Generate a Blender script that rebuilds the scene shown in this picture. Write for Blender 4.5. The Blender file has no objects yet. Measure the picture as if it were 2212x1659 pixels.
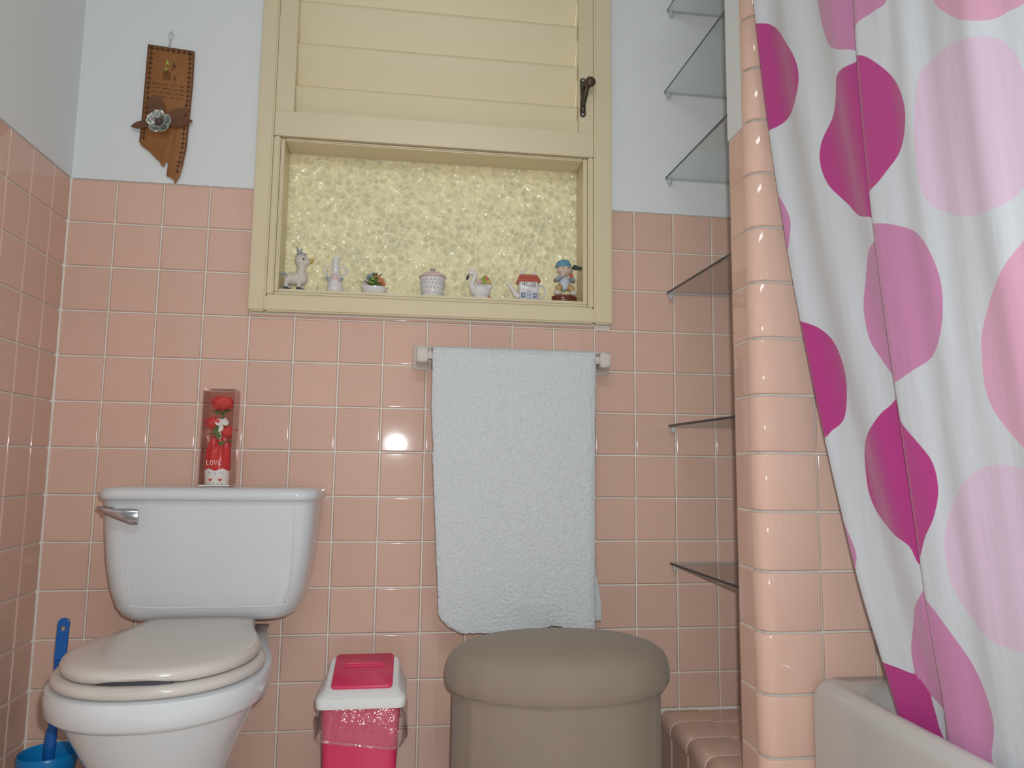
import bpy, bmesh, math, random
import numpy as np
from mathutils import Vector, Matrix

random.seed(4)
P = 0.11            # one tile pitch in metres
ZT = 13.2           # rows of wall tile above the floor
def V(x, y, z): return Vector((x * P, y * P, (z + ZT) * P))

scene = bpy.context.scene
col = scene.collection
# ------------------------------------------------------------------ camera
CAM = V(7.70922, -16.857306, -6.273485)
RX = Vector((0.990559, -0.13659, 0.011648))
RD = Vector((0.026719, 0.10903, -0.993679))
RF = Vector((0.134456, 0.984609, 0.11165))
cam_d = bpy.data.cameras.new('camera')
cam_d.sensor_width = 36.0
cam_d.lens = 1571.623 / 2212 * 36.0
cam_d.clip_start = 0.02
cam = bpy.data.objects.new('camera', cam_d)
col.objects.link(cam)
m3 = Matrix((RX, -RD, -RF)).transposed()
cam.matrix_world = Matrix.Translation(CAM) @ m3.to_4x4()
scene.camera = cam
# ------------------------------------------------------------------ world, lights, exposure
scene.view_settings.view_transform = 'Standard'
scene.view_settings.look = 'None'
scene.view_settings.gamma = 1.0
scene.view_settings.use_curve_mapping = False
scene.view_settings.exposure = 0.0
w = bpy.data.worlds.new('daylight'); scene.world = w; w.use_nodes = True
bg = w.node_tree.nodes['Background']
bg.inputs[0].default_value = (1.0, 0.97, 0.86, 1); bg.inputs[1].default_value = 2.9
fl_d = bpy.data.lights.new('camera_flash', 'AREA'); fl_d.shape = 'RECTANGLE'
fl_d.size = 0.022; fl_d.size_y = 0.016; fl_d.energy = 11.0; fl_d.color = (0.94, 1.0, 1.03)
fl = bpy.data.objects.new('camera_flash', fl_d); col.objects.link(fl)
fl.matrix_world = Matrix.Translation(CAM + RX * 0.03 - RD * 0.047) @ m3.to_4x4() @ Matrix.Rotation(math.radians(-10), 4, 'X')
cl_d = bpy.data.lights.new('fill_light', 'AREA'); cl_d.shape = 'RECTANGLE'
cl_d.size = 1.10; cl_d.size_y = 0.25; cl_d.energy = 11.0; cl_d.color = (0.95, 1.0, 1.02)
cl = bpy.data.objects.new('fill_light', cl_d); col.objects.link(cl)      # added soft fill, no fixture seen, under the ceiling behind the camera
cl.location = V(8.6, -19.8, 8.5); cl.rotation_euler = (math.radians(58), 0, 0)

# ------------------------------------------------------------------ materials
def mat(name, c, rough=0.5, metal=0.0, spec=0.5, coat=0.0, nscale=0, namt=0.0, bump=0.0, bscale=60, bdist=0.002, rnd=0.0, sheen=0.0, trans=0.0):
    m = bpy.data.materials.new(name); m.use_nodes = True
    nt = m.node_tree; b = nt.nodes['Principled BSDF']
    b.inputs['Base Color'].default_value = (*c, 1)
    b.inputs['Roughness'].default_value = rough
    b.inputs['Metallic'].default_value = metal
    b.inputs['Specular IOR Level'].default_value = spec
    b.inputs['Coat Weight'].default_value = coat
    b.inputs['Sheen Weight'].default_value = sheen
    tc = nt.nodes.new('ShaderNodeTexCoord')
    cur = None
    if nscale:
        n = nt.nodes.new('ShaderNodeTexNoise'); n.inputs['Scale'].default_value = nscale; n.inputs['Detail'].default_value = 5
        nt.links.new(tc.outputs['Object'], n.inputs['Vector'])
        mr = nt.nodes.new('ShaderNodeMapRange'); mr.inputs[3].default_value = 1 - namt; mr.inputs[4].default_value = 1 + namt
        mr.inputs[1].default_value = 0.25; mr.inputs[2].default_value = 0.75
        nt.links.new(n.outputs['Fac'], mr.inputs[0])
        h = nt.nodes.new('ShaderNodeHueSaturation'); h.inputs['Color'].default_value = (*c, 1)
        nt.links.new(mr.outputs[0], h.inputs['Value']); cur = h.outputs[0]
    if rnd:
        oi = nt.nodes.new('ShaderNodeObjectInfo')
        mr2 = nt.nodes.new('ShaderNodeMapRange'); mr2.inputs[3].default_value = 1 - rnd; mr2.inputs[4].default_value = 1 + rnd
        nt.links.new(oi.outputs['Random'], mr2.inputs[0])
        h2 = nt.nodes.new('ShaderNodeHueSaturation')
        if cur: nt.links.new(cur, h2.inputs['Color'])
        else: h2.inputs['Color'].default_value = (*c, 1)
        nt.links.new(mr2.outputs[0], h2.inputs['Value']); cur = h2.outputs[0]
    if cur: nt.links.new(cur, b.inputs['Base Color'])
    if bump:
        n2 = nt.nodes.new('ShaderNodeTexNoise'); n2.inputs['Scale'].default_value = bscale; n2.inputs['Detail'].default_value = 4
        nt.links.new(tc.outputs['Object'], n2.inputs['Vector'])
        bp = nt.nodes.new('ShaderNodeBump'); bp.inputs['Strength'].default_value = bump; bp.inputs['Distance'].default_value = bdist
        nt.links.new(n2.outputs['Fac'], bp.inputs['Height']); nt.links.new(bp.outputs[0], b.inputs['Normal'])
    if trans:
        tr = nt.nodes.new('ShaderNodeBsdfTranslucent'); tr.inputs[0].default_value = (*c, 1)
        mx = nt.nodes.new('ShaderNodeMixShader'); mx.inputs[0].default_value = trans
        nt.links.new(b.outputs[0], mx.inputs[1]); nt.links.new(tr.outputs[0], mx.inputs[2])
        nt.links.new(mx.outputs[0], nt.nodes['Material Output'].inputs[0])
    return m

def thin_clear(name, tint, rough=0.02, gloss=1.0, bump=0.0, bscale=40, bdist=.002, milk=0.0):
    """a thin sheet: lets light straight through with a tint and reflects by Fresnel"""
    m = bpy.data.materials.new(name); m.use_nodes = True; nt = m.node_tree
    nt.nodes.remove(nt.nodes['Principled BSDF'])
    t = nt.nodes.new('ShaderNodeBsdfTransparent'); t.inputs[0].default_value = (*tint, 1)
    g = nt.nodes.new('ShaderNodeBsdfGlossy'); g.inputs['Roughness'].default_value = rough
    f = nt.nodes.new('ShaderNodeLayerWeight'); f.inputs[0].default_value = .5
    pw = nt.nodes.new('ShaderNodeMath'); pw.operation = 'POWER'; pw.inputs[1].default_value = 5.0
    nt.links.new(f.outputs['Facing'], pw.inputs[0])
    mu = nt.nodes.new('ShaderNodeMath'); mu.operation = 'MULTIPLY_ADD'; mu.inputs[1].default_value = .9*gloss; mu.inputs[2].default_value = .04*gloss
    mx = nt.nodes.new('ShaderNodeMixShader')
    nt.links.new(pw.outputs[0], mu.inputs[0]); nt.links.new(mu.outputs[0], mx.inputs[0])
    src = t.outputs[0]
    if milk:
        d = nt.nodes.new('ShaderNodeBsdfDiffuse'); d.inputs[0].default_value = (.8, .82, .82, 1)
        mm = nt.nodes.new('ShaderNodeMixShader'); mm.inputs[0].default_value = milk
        nt.links.new(t.outputs[0], mm.inputs[1]); nt.links.new(d.outputs[0], mm.inputs[2]); src = mm.outputs[0]
    nt.links.new(src, mx.inputs[1]); nt.links.new(g.outputs[0], mx.inputs[2])
    nt.links.new(mx.outputs[0], nt.nodes['Material Output'].inputs[0])
    if bump:
        tc = nt.nodes.new('ShaderNodeTexCoord')
        n2 = nt.nodes.new('ShaderNodeTexNoise'); n2.inputs['Scale'].default_value = bscale; n2.inputs['Detail'].default_value = 3
        nt.links.new(tc.outputs['Object'], n2.inputs['Vector'])
        bp = nt.nodes.new('ShaderNodeBump'); bp.inputs['Strength'].default_value = bump; bp.inputs['Distance'].default_value = bdist
        nt.links.new(n2.outputs['Fac'], bp.inputs['Height'])
        nt.links.new(bp.outputs[0], g.inputs['Normal']); nt.links.new(bp.outputs[0], f.inputs['Normal'])
    return m

M = {}
M['tile'] = mat('pink_glazed_tile', (0.70, 0.46, 0.365), 0.055, nscale=9, namt=0.02, rnd=0.03, bump=0.05, bscale=20, bdist=0.0012)
M['grout'] = mat('pale_grout', (0.80, 0.74, 0.66), 0.85, nscale=30, namt=0.06)
M['paint'] = mat('white_wall_paint', (0.74, 0.76, 0.76), 0.75, bump=0.15, bscale=90, bdist=0.0015)
M['cream'] = mat('cream_window_paint', (0.70, 0.60, 0.40), 0.32, nscale=6, namt=0.02, bump=0.06, bscale=50)
M['slat'] = mat('cream_slat_paint', (0.71, 0.615, 0.40), 0.40, nscale=4, namt=0.02, bump=0.08, bscale=18)
M['floor'] = mat('pink_floor', (0.76, 0.66, 0.60), 0.35, nscale=12, namt=0.08)
M['china'] = mat('white_china', (0.64, 0.66, 0.67), 0.10, nscale=3, namt=0.01)
M['seatwhite'] = mat('white_plastic_seat', (0.60, 0.555, 0.51), 0.20)
M['chrome'] = mat('chrome', (0.55, 0.55, 0.58), 0.18, metal=1.0)
M['dark'] = mat('dark_matte', (0.05, 0.05, 0.06), 0.6)
M['tub'] = mat('tub_enamel', (0.53, 0.505, 0.48), 0.14, nscale=3, namt=0.02)
M['towel'] = mat('white_terry', (0.73, 0.76, 0.77), 0.95, bump=0.9, bscale=420, bdist=0.004, sheen=0.3, nscale=150, namt=0.06)
M['ceramic'] = mat('white_ceramic_fitting', (0.66, 0.60, 0.54), 0.12)
M['taupe'] = mat('taupe_fabric', (0.285, 0.225, 0.165), 0.9, bump=0.25, bscale=500, bdist=0.001, nscale=10, namt=0.03, sheen=0.15)
M['binpink'] = mat('hot_pink_plastic', (0.72, 0.045, 0.135), 0.25)
M['binwhite'] = mat('white_plastic', (0.80, 0.80, 0.78), 0.25)
M['bag'] = thin_clear('clear_bag', (0.96, 0.94, 0.94), 0.06, 2.2, bump=1.0, bscale=60, bdist=0.006, milk=0.06)
M['blue'] = mat('blue_plastic', (0.008, 0.115, 0.42), 0.28)
M['cyan'] = mat('bright_blue_plastic', (0.0, 0.20, 0.52), 0.28)
M['bristle'] = mat('bristle_white', (0.6, 0.58, 0.5), 0.8)
M['glass'] = thin_clear('shelf_glass', (0.945, 0.955, 0.95), 0.02, 1.0)
M['glassedge'] = mat('glass_edge_dark', (0.03, 0.04, 0.045), 0.15)
M['clip'] = mat('clear_plastic_clip', (0.5, 0.52, 0.5), 0.2)
M['bronze'] = mat('dark_bronze', (0.10, 0.085, 0.06), 0.35, metal=0.85, nscale=60, namt=0.3)
M['knob'] = mat('brown_knob', (0.08, 0.035, 0.025), 0.35)
M['screw'] = mat('steel_screw', (0.6, 0.6, 0.58), 0.3, metal=0.8)
M['leather'] = mat('tan_leather', (0.30, 0.115, 0.030), 0.55, nscale=25, namt=0.10)
M['leatherdark'] = mat('dark_leather', (0.14, 0.055, 0.022), 0.6, nscale=30, namt=0.15)
M['stitch'] = mat('black_lacing', (0.03, 0.014, 0.01), 0.6)
M['ink'] = mat('black_ink', (0.045, 0.018, 0.010), 0.7)
M['green'] = mat('leaf_green', (0.10, 0.20, 0.035), 0.5)
M['lime'] = mat('lime_green', (0.30, 0.45, 0.06), 0.5)
M['silver'] = mat('silver_leather', (0.62, 0.64, 0.60), 0.25, metal=0.75, nscale=40, namt=0.25)
M['red'] = mat('rose_red', (0.66, 0.035, 0.030), 0.6)
M['redfoil'] = mat('red_foil', (0.60, 0.02, 0.02), 0.25)
M['white'] = mat('paper_white', (0.78, 0.76, 0.70), 0.7)
M['box'] = thin_clear('acetate_box', (0.985, 0.98, 0.98), 0.04, 1.0, bump=0.2, bscale=12, bdist=.003)
M['boxred'] = thin_clear('red_acetate_back', (0.98, 0.70, 0.67), 0.1, 0.6)
M['porc'] = mat('glazed_porcelain', (0.72, 0.69, 0.68), 0.12)
M['porcpink'] = mat('pink_porcelain', (0.66, 0.48, 0.46), 0.2)
M['grey'] = mat('grey_blue_ceramic', (0.30, 0.33, 0.36), 0.4)
M['orange'] = mat('orange_flower', (0.62, 0.22, 0.10), 0.6)
M['yellow'] = mat('yellow_ochre', (0.62, 0.42, 0.12), 0.5)
M['roofred'] = mat('red_roof_glaze', (0.50, 0.10, 0.07), 0.15)
M['bluepaint'] = mat('blue_painted', (0.10, 0.16, 0.36), 0.2)
M['skin'] = mat('matte_bisque_skin', (0.66, 0.50, 0.40), 0.5)
M['capblue'] = mat('cap_blue', (0.11, 0.30, 0.42), 0.45)
M['navy'] = mat('navy_brim', (0.03, 0.045, 0.09), 0.45)
M['shirt'] = mat('pale_blue_shirt', (0.50, 0.56, 0.60), 0.5)
M['khaki'] = mat('khaki_shorts', (0.48, 0.33, 0.15), 0.5)
M['wood'] = mat('polished_dark_wood', (0.14, 0.035, 0.018), 0.15)
M['porcshade'] = mat('cream_bisque', (0.62, 0.56, 0.48), 0.4)

# ------------------------------------------------------------------ mesh helpers
class MB:
    def __init__(s): s.v = []; s.f = []; s.m = []
    def add(s, vs, fs, mi=0):
        o = len(s.v); s.v += [tuple(q) for q in vs]
        for f in fs: s.f.append([o + i for i in f]); s.m.append(mi)
        return s
    def box(s, a, b, mi=0):
        x0, y0, z0 = a; x1, y1, z1 = b
        return s.add([(x0,y0,z0),(x1,y0,z0),(x1,y1,z0),(x0,y1,z0),(x0,y0,z1),(x1,y0,z1),(x1,y1,z1),(x0,y1,z1)],
              [(0,3,2,1),(4,5,6,7),(0,1,5,4),(1,2,6,5),(2,3,7,6),(3,0,4,7)], mi)
    def loft(s, rings, cap0=True, cap1=True, closed=True, mi=0):
        n = len(rings[0]); vs = [q for r in rings for q in r]; fs = []
        for k in range(len(rings) - 1):
            for i in range(n if closed else n - 1):
                j = (i + 1) % n
                fs.append((k*n+i, k*n+j, (k+1)*n+j, (k+1)*n+i))
        if cap0: fs.append(tuple(range(n - 1, -1, -1)))
        if cap1: fs.append(tuple((len(rings)-1)*n + i for i in range(n)))
        return s.add(vs, fs, mi)
    def lathe(s, prof, c=(0,0,0), n=24, sx=1, sy=1, mi=0, cap=True):
        rings = [[(c[0]+r*sx*math.cos(2*math.pi*i/n), c[1]+r*sy*math.sin(2*math.pi*i/n), c[2]+z) for i in range(n)] for r, z in prof]
        return s.loft(rings, cap, cap, True, mi)
    def ball(s, c, r, rot=None, n=14, k=9, mi=0):
        if not hasattr(r, '__len__'): r = (r, r, r)
        rm = rot.to_matrix() if rot is not None else Matrix.Identity(3)
        rings = []
        for a in range(1, k):
            t = math.pi * a / k
            rings.append([Vector(c) + rm @ Vector((r[0]*math.sin(t)*math.cos(2*math.pi*i/n), r[1]*math.sin(t)*math.sin(2*math.pi*i/n), -r[2]*math.cos(t))) for i in range(n)])
        o = len(s.v)
        s.loft(rings, False, False, True, mi)
        lo = len(s.v); s.v.append(tuple(Vector(c) + rm @ Vector((0,0,-r[2])))); hi = lo + 1; s.v.append(tuple(Vector(c) + rm @ Vector((0,0,r[2]))))
        for i in range(n):
            j = (i+1) % n
            s.f.append([lo, o+j, o+i]); s.m.append(mi)
            b = o + (k-2)*n
            s.f.append([hi, b+i, b+j]); s.m.append(mi)
        return s
    def tube(s, path, r, n=8, closed=False, mi=0):
        pts = [Vector(q) for q in path]; N = len(pts)
        rr = r if hasattr(r, '__len__') else [r]*N
        rings = []; up = None
        for i, q in enumerate(pts):
            if closed: d = pts[(i+1) % N] - pts[i-1]
            else: d = pts[min(i+1, N-1)] - pts[max(i-1, 0)]
            d.normalize()
            if up is None:
                up = Vector((0,0,1)) if abs(d.z) < .9 else Vector((0,1,0))
            a = d.cross(up); a.normalize(); b = a.cross(d); b.normalize(); up = b
            rings.append([q + a*rr[i]*math.cos(2*math.pi*k/n) + b*rr[i]*math.sin(2*math.pi*k/n) for k in range(n)])
        if closed: rings.append(rings[0])
        return s.loft(rings, not closed, not closed, True, mi)
    def prism(s, out, y0, y1, mi=0):
        """outline in (x,z) extruded along y"""
        return s.loft([[(x, y0, z) for x, z in out], [(x, y1, z) for x, z in out]], True, True, True, mi)
    def build(s, name, mats, parent=None, smooth=True, ang=40, loc=None, bevel=0, bseg=2):
        me = bpy.data.meshes.new(name); me.from_pydata(s.v, [], s.f)
        bm = bmesh.new(); bm.from_mesh(me)
        for f, i in zip(bm.faces, s.m): f.material_index = i
        bmesh.ops.recalc_face_normals(bm, faces=bm.faces)
        if bevel:
            es = [e for e in bm.edges if len(e.link_faces) == 2 and e.calc_face_angle(0) > math.radians(30)]
            bmesh.ops.bevel(bm, geom=es, offset=bevel, segments=bseg, affect='EDGES', clamp_overlap=True)
        if smooth:
            for f in bm.faces: f.smooth = True
            for e in bm.edges:
                if len(e.link_faces) == 2 and e.calc_face_angle(0) > math.radians(ang): e.smooth = False
        bm.to_mesh(me); bm.free()
        for q in (mats if isinstance(mats, (list, tuple)) else [mats]): me.materials.append(q)
        o = bpy.data.objects.new(name, me); col.objects.link(o)
        if parent: o.parent = parent
        if loc is not None: o.location = loc
        return o
def thing(name, label, cat, loc, group=None, rz=0):
    o = bpy.data.objects.new(name, None); col.objects.link(o); o.empty_display_size = .05
    o.location = loc; o.rotation_euler = (0, 0, rz); o['label'] = label; o['category'] = cat
    if group: o['group'] = group
    return o
def tag(o, label, cat, group=None):
    o['label'] = label; o['category'] = cat
    if group: o['group'] = group
    return o
def struct(o, label=None):
    o['kind'] = 'structure'
    if label: o['label'] = label
    return o
def remesh(o, vox, it=2):
    m = o.modifiers.new('remesh', 'REMESH'); m.mode = 'VOXEL'; m.voxel_size = vox; m.use_smooth_shade = True
    m2 = o.modifiers.new('smooth', 'SMOOTH'); m2.iterations = it; m2.factor = .5
    return o
def rrect(x0, x1, y0, y1, r, z, n=6):
    out = []
    for cx, cy, a0 in ((x1-r, y1-r, 0), (x0+r, y1-r, 90), (x0+r, y0+r, 180), (x1-r, y0+r, 270)):
        for k in range(n+1):
            a = math.radians(a0 + 90*k/n); out.append((cx + r*math.cos(a), cy + r*math.sin(a), z))
    return out
def cat(pts, k=6, closed=True):
    """smooth curve through points"""
    n = len(pts); out = []
    for i in range(n if closed else n-1):
        p = [np.array(pts[(i+d) % n] if closed else pts[max(0, min(n-1, i+d))], float) for d in (-1, 0, 1, 2)]
        for a in range(k):
            t = a / k
            out.append(tuple(.5*((2*p[1]) + (-p[0]+p[2])*t + (2*p[0]-5*p[1]+4*p[2]-p[3])*t*t + (-p[0]+3*p[1]-3*p[2]+p[3])*t**3)))
    if not closed: out.append(tuple(pts[-1]))
    return out

# ------------------------------------------------------------------ the room shell
def Bx(mb, x0, x1, y0, y1, z0, z1, mi=0):
    a = V(x0, y0, z0); b = V(x1, y1, z1); return mb.box(a, b, mi)
FL, CE, RW, RE = -ZT, 9.0, 21.4, -21.0
WX0, WX1, WZ0, WZ1 = 4.2, 12.18, -2.7, 8.0      # window hole in the wall
mb = MB()
for z0, z1, mi, y0 in ((FL, 0, 1, 0), (0, CE, 0, -0.04)):
    for x0, x1 in ((-1, WX0), (WX1, RW+1)): Bx(mb, x0, x1, y0, 1.6, z0, z1, mi)
Bx(mb, WX0, WX1, 0, 1.6, FL, WZ0, 1); Bx(mb, WX0, WX1, -0.04, 1.6, WZ1, CE, 0)
wall_back = struct(mb.build('wall_back', [M['paint'], M['grout']], smooth=False))
mb = MB(); Bx(mb, -1.4, 0, RE-1, 1.6, FL, 0, 1); Bx(mb, -1.4, 0.04, RE-1, 0, 0, CE, 0); Bx(mb, -1.4, 0, 0, 1.6, 0, CE, 0)
wall_left = struct(mb.build('wall_left', [M['paint'], M['grout']], smooth=False))
mb = MB(); Bx(mb, RW, RW+1.4, RE-1, 1.6, FL, CE); wall_right = struct(mb.build('wall_right', M['paint'], smooth=False))
mb = MB(); Bx(mb, -1.4, RW+1.4, RE-1.4, RE, FL, CE); struct(mb.build('wall_front', M['paint'], smooth=False))
mb = MB(); Bx(mb, -1.4, RW+1.4, RE-1.4, 1.6, FL-1, FL); struct(mb.build('floor', M['floor'], smooth=False))
mb = MB(); Bx(mb, -1.4, RW+1.4, RE-1.4, 1.6, CE, CE+1); struct(mb.build('ceiling', M['paint'], smooth=False))
# partition that closes the bath from the shelf alcove
PX, PF, PB = 13.6, -5.02, -4.1
mb = MB(); pp = [(PX+.03, PF+.27), (PX+.10, PF+.11), (PX+.27, PF+.01), (RW, PF), (RW, PB), (PX+.03, PB)]
mb.loft([[V(x, y, z) for x, y in pp] for z in (FL, CE)], mi=1); Bx(mb, PX, PX+.1, PF+.24, PB, 0, CE, 0); Bx(mb, PX+.08, RW, PB, PB+.03, FL, CE, 0)
partition = struct(mb.build('wall_partition', [M['paint'], M['grout']], smooth=False))
mb = MB(); Bx(mb, 16.6, RW, PB+.03, 0, FL, CE); struct(mb.build('wall_alcove', M['paint'], smooth=False))

# ------------------------------------------------------------------ tiles, each an object
GAP = 0.0036; TH = 0.0026; ED = 0.0034
tile_cache = {}
def tile_mesh(w, h, thick=TH, tilt=(0, 0)):
    """the glaze of each tile is very slightly out of true, by tilt degrees"""
    key = (round(w, 4), round(h, 4), thick, tilt)
    RT = Matrix.Rotation(math.radians(tilt[0]), 3, 'Y') @ Matrix.Rotation(math.radians(tilt[1]), 3, 'X')
    if key in tile_cache: return tile_cache[key]
    hw, hh = w/2, h/2; r = 0.003
    def ring(i, z):
        out = []
        a, b = hw - i, hh - i
        for sx, sy in ((1,1),(-1,1),(-1,-1),(1,-1)): out.append((sx*a, sy*b, z))
        return out
    vs = ring(0, 0) + ring(0, thick*.45) + ring(ED*.35, thick*.85) + ring(ED, thick)
    fs = []
    for k in range(3):
        for i in range(4):
            j = (i+1) % 4; fs.append((4*k+i, 4*k+j, 4*k+4+j, 4*k+4+i))
    fs.append((12, 13, 14, 15))
    me = bpy.data.meshes.new('tile'); me.from_pydata(vs, [], fs); me.update()
    for p in me.polygons: p.use_smooth = True
    nn = []
    for k, (lat, up) in enumerate(((1, 0), (1, .12), (.75, .66), (0, 1))):
        for sx, sy in ((1,1),(-1,1),(-1,-1),(1,-1)): nn.append(None)
    ln = []
    for p in me.polygons:
        for vi in p.vertices:
            k = vi // 4
            if p.index == 12: ln.append(tuple(RT @ Vector((0, 0, 1)))); continue
            # side strip i faces a fixed direction
            i = p.index % 4; d = ((0,1),(-1,0),(0,-1),(1,0))[i]
            lat, up = ((1,0),(1,.12),(.75,.66),(0,1))[k]
            v = Vector((d[0]*lat, d[1]*lat, up)); v.normalize(); ln.append(tuple(RT @ v))
    me.normals_split_custom_set(ln)
    me.materials.append(M['tile'])
    tile_cache[key] = me
    return me
def put_tile(parent, cx, cy, cz, w, h, nx, ny, nz, upv=(0,0,1), tilt=(0, 0), jit=0.22):
    """tile centred on a point of the wall, facing n"""
    if w <= .006 or h <= .006: return None
    n = Vector((nx, ny, nz)); u = Vector(upv); x = u.cross(n); x.normalize()
    R = Matrix((x, u, n)).transposed()
    a = math.radians(random.gauss(0, jit)); b = math.radians(random.gauss(0, jit))
    R = R @ Matrix.Rotation(a, 3, 'Y') @ Matrix.Rotation(b, 3, 'X')
    o = bpy.data.objects.new('tile', tile_mesh(w, h, TH, tilt)); col.objects.link(o)
    o.parent = parent
    o.matrix_basis = Matrix.Translation(V(cx, cy, cz)) @ R.to_4x4()
    return o
# back wall
CX0, CX1, CZ0 = 4.0, 12.38, -2.89                        # window casing
TB = (1.55, 1.1)
def back_tile(x0, x1, z0, z1):
    put_tile(wall_back, (x0+x1)/2, 0, (z0+z1)/2, (x1-x0)*P-GAP, (z1-z0)*P-GAP, 0, -1, 0, tilt=TB)
for j in range(0, 14):
    zt, zb = -j, -(j+1)
    zb = max(zb, FL)
    for i in range(0, 17):
        x0, x1 = i, min(i+1, 16.55)
        if i >= 13 and zt <= -11.8: continue
        zb2 = max(zb, -11.8) if i >= 13 else zb
        if zt - zb2 < .1: continue
        if i == 13 and zb < -11.8: pass
        # cut round the window casing
        if zt > CZ0 + .02 and x1 > CX0 and x0 < CX1:
            if x0 < CX0: back_tile(x0, CX0 + .02, zb2, zt) if zb2 >= CZ0 else back_tile(x0, x1, zb2, zt)
            elif x1 > CX1: back_tile(CX1 - .02, x1, zb2, zt)
            elif zb2 < CZ0: back_tile(x0, x1, zb2, CZ0)
            continue
        back_tile(x0, x1, zb2, zt)
# grout bead in the corner of the two walls
mb = MB(); mb.loft([[V(0, 0, z), V(.075, 0, z), V(0, -.075, z)] for z in (FL, 0)]); mb.build('grout_bead', M['grout'], wall_back, smooth=False)
# left wall
ycol = [0] + [-(0.783 + 0.8585*k) for k in range(0, 13)]
for j in range(0, 14):
    zt, zb = -j, max(-(j+1), FL)
    if zt - zb < .1: continue
    for k in range(len(ycol)-1):
        y0, y1 = ycol[k], ycol[k+1]
        put_tile(wall_left, 0, (y0+y1)/2, (zt+zb)/2, (y0-y1)*P-GAP, (zt-zb)*P-GAP, 1, 0, 0, tilt=(0, .75))
# partition: side tiles, rounded corner tiles, front tiles
for j in range(0, 14):
    zt, zb = -j, max(-(j+1), FL)
    if zt - zb < .1: continue
    put_tile(partition, PX+.03, (-4.785+PB)/2, (zt+zb)/2, (4.785+PB)*P-GAP, (zt-zb)*P-GAP, -1, 0, 0)
bull_cache = {}
def bullnose(h):
    k = round(h, 3)
    if k in bull_cache: return bull_cache[k]
    # profile in plan: from the side face round the corner to the right edge
    r = 0.27*P; o = 0.003
    prof = []
    x0, yf = (PX)*P - o, (PF)*P - o - .003
    prof.append((x0, -4.775*P))
    for a in range(0, 9):
        t = math.radians(180 + 90*a/8)
        prof.append((x0 + r + r*math.cos(t), yf + r + r*math.sin(t)))
    xe = 14.66*P - GAP/2
    prof += [(xe - ED, yf), (xe - ED*.3, yf + .001), (xe, yf + .0035)]
    inn = [(PX*P + .004, -4.80*P), (PX*P+.004, PF*P + r), (PX*P+.004+r*.5, PF*P+.002), (xe, PF*P+.004)]
    n = len(prof)
    hh = k/2
    def insetp(i):
        out = []
        for q, (x, y) in enumerate(prof):
            # pull back towards the body by i
            cx, cy = x + .02, y + .02
            d = Vector((cx - x, cy - y)); d.normalize(); out.append((x + d.x*i, y + d.y*i))
        return out
    mb = MB(); rows = [(-hh, .004), (-hh+.0012, .0012), (-hh+.0036, 0), (hh-.0036, 0), (hh-.0012, .0012), (hh, .004)]
    mb.loft([[(x, y, z) for x, y in insetp(i)] for z, i in rows], False, False, False)
    ob = mb.build('tile', M['tile'], ang=60)
    me = ob.data; bpy.data.objects.remove(ob); me.name = 'corner_tile'
    bull_cache[k] = me
    return me
for j in range(-9, 14):
    zt, zb = -j, max(-(j+1), FL)
    if zt - zb < .1: continue
    o = bpy.data.objects.new('corner_tile', bullnose((zt-zb)*P-GAP)); col.objects.link(o); o.parent = partition
    o.location = (0, 0, ((zt+zb)/2+ZT)*P)
    for x0 in (14.66, 15.64, 16.62):
        put_tile(partition, x0+.49, PF, (zt+zb)/2, .98*P-GAP, (zt-zb)*P-GAP, 0, -1, 0)
# ------------------------------------------------------------------ tiled ledge in the alcove
LX, LZ = 13.47, -11.8
ledge = thing('tiled_ledge', 'low pink tiled ledge on the alcove floor under the glass shelves', 'ledge', V(15, -2, FL))
def in_parent(o, parent):
    o.parent = parent; o.matrix_parent_inverse = Matrix.Translation(parent.location).inverted() if parent.rotation_euler.z == 0 else (Matrix.Translation(parent.location) @ Matrix.Rotation(parent.rotation_euler.z, 4, 'Z')).inverted()
    return o
mb = MB(); pp = [(LX+.05, FL), (16.58, FL), (16.58, LZ-.05), (LX+.25, LZ-.05), (LX+.11, LZ-.12), (LX+.05, LZ-.26)]
mb.loft([[V(x, y, z) for x, z in pp] for y in (PB+.04, -.005)])
in_parent(mb.build('core', M['grout'], smooth=False), ledge)
ly = [-.07, -.87, -1.82, -2.77, -3.70, -4.04]
for a, b in zip(ly[:-1], ly[1:]):
    # rounded nosing tile: top plus rounded front edge
    r = .22*P; x0 = LX*P; zt = (LZ+ZT)*P; g = GAP/2
    prof = [(x0, zt - .30*P)] + [(x0 + r + r*math.cos(math.radians(t)), zt - r + r*math.sin(math.radians(t))) for t in range(180, 89, -15)] + [(14.42*P - g, zt), (14.42*P-g, zt-.004)]
    m_ = MB(); y0, y1 = a*P - g, b*P + g
    def inset(i): return [(x + i*.7, z - i*.7) for x, z in prof]
    m_.loft([[(x, y, z) for x, z in inset(i)] for y, i in ((y0, .003), (y0-.0012, .0008), (y0-.003, 0), (y1+.003, 0), (y1+.0012, .0008), (y1, .003))], False, False, False)
    in_parent(m_.build('nosing_tile', M['tile'], ang=60), ledge)
    for c0, c1 in ((14.42, 15.42), (15.42, 16.56)):
        o = put_tile(ledge, (c0+c1)/2, (a+b)/2, LZ-.05, (c1-c0)*P-GAP, (a-b)*P-GAP, 0, 0, 1, upv=(0,1,0), jit=.2)
        in_parent(o, ledge)
    o = put_tile(ledge, LX+.05, (a+b)/2, (LZ-.32+FL)/2, (a-b)*P-GAP, (LZ-.32-FL)*P-GAP, -1, 0, 0, jit=.2)
    in_parent(o, ledge)

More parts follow.
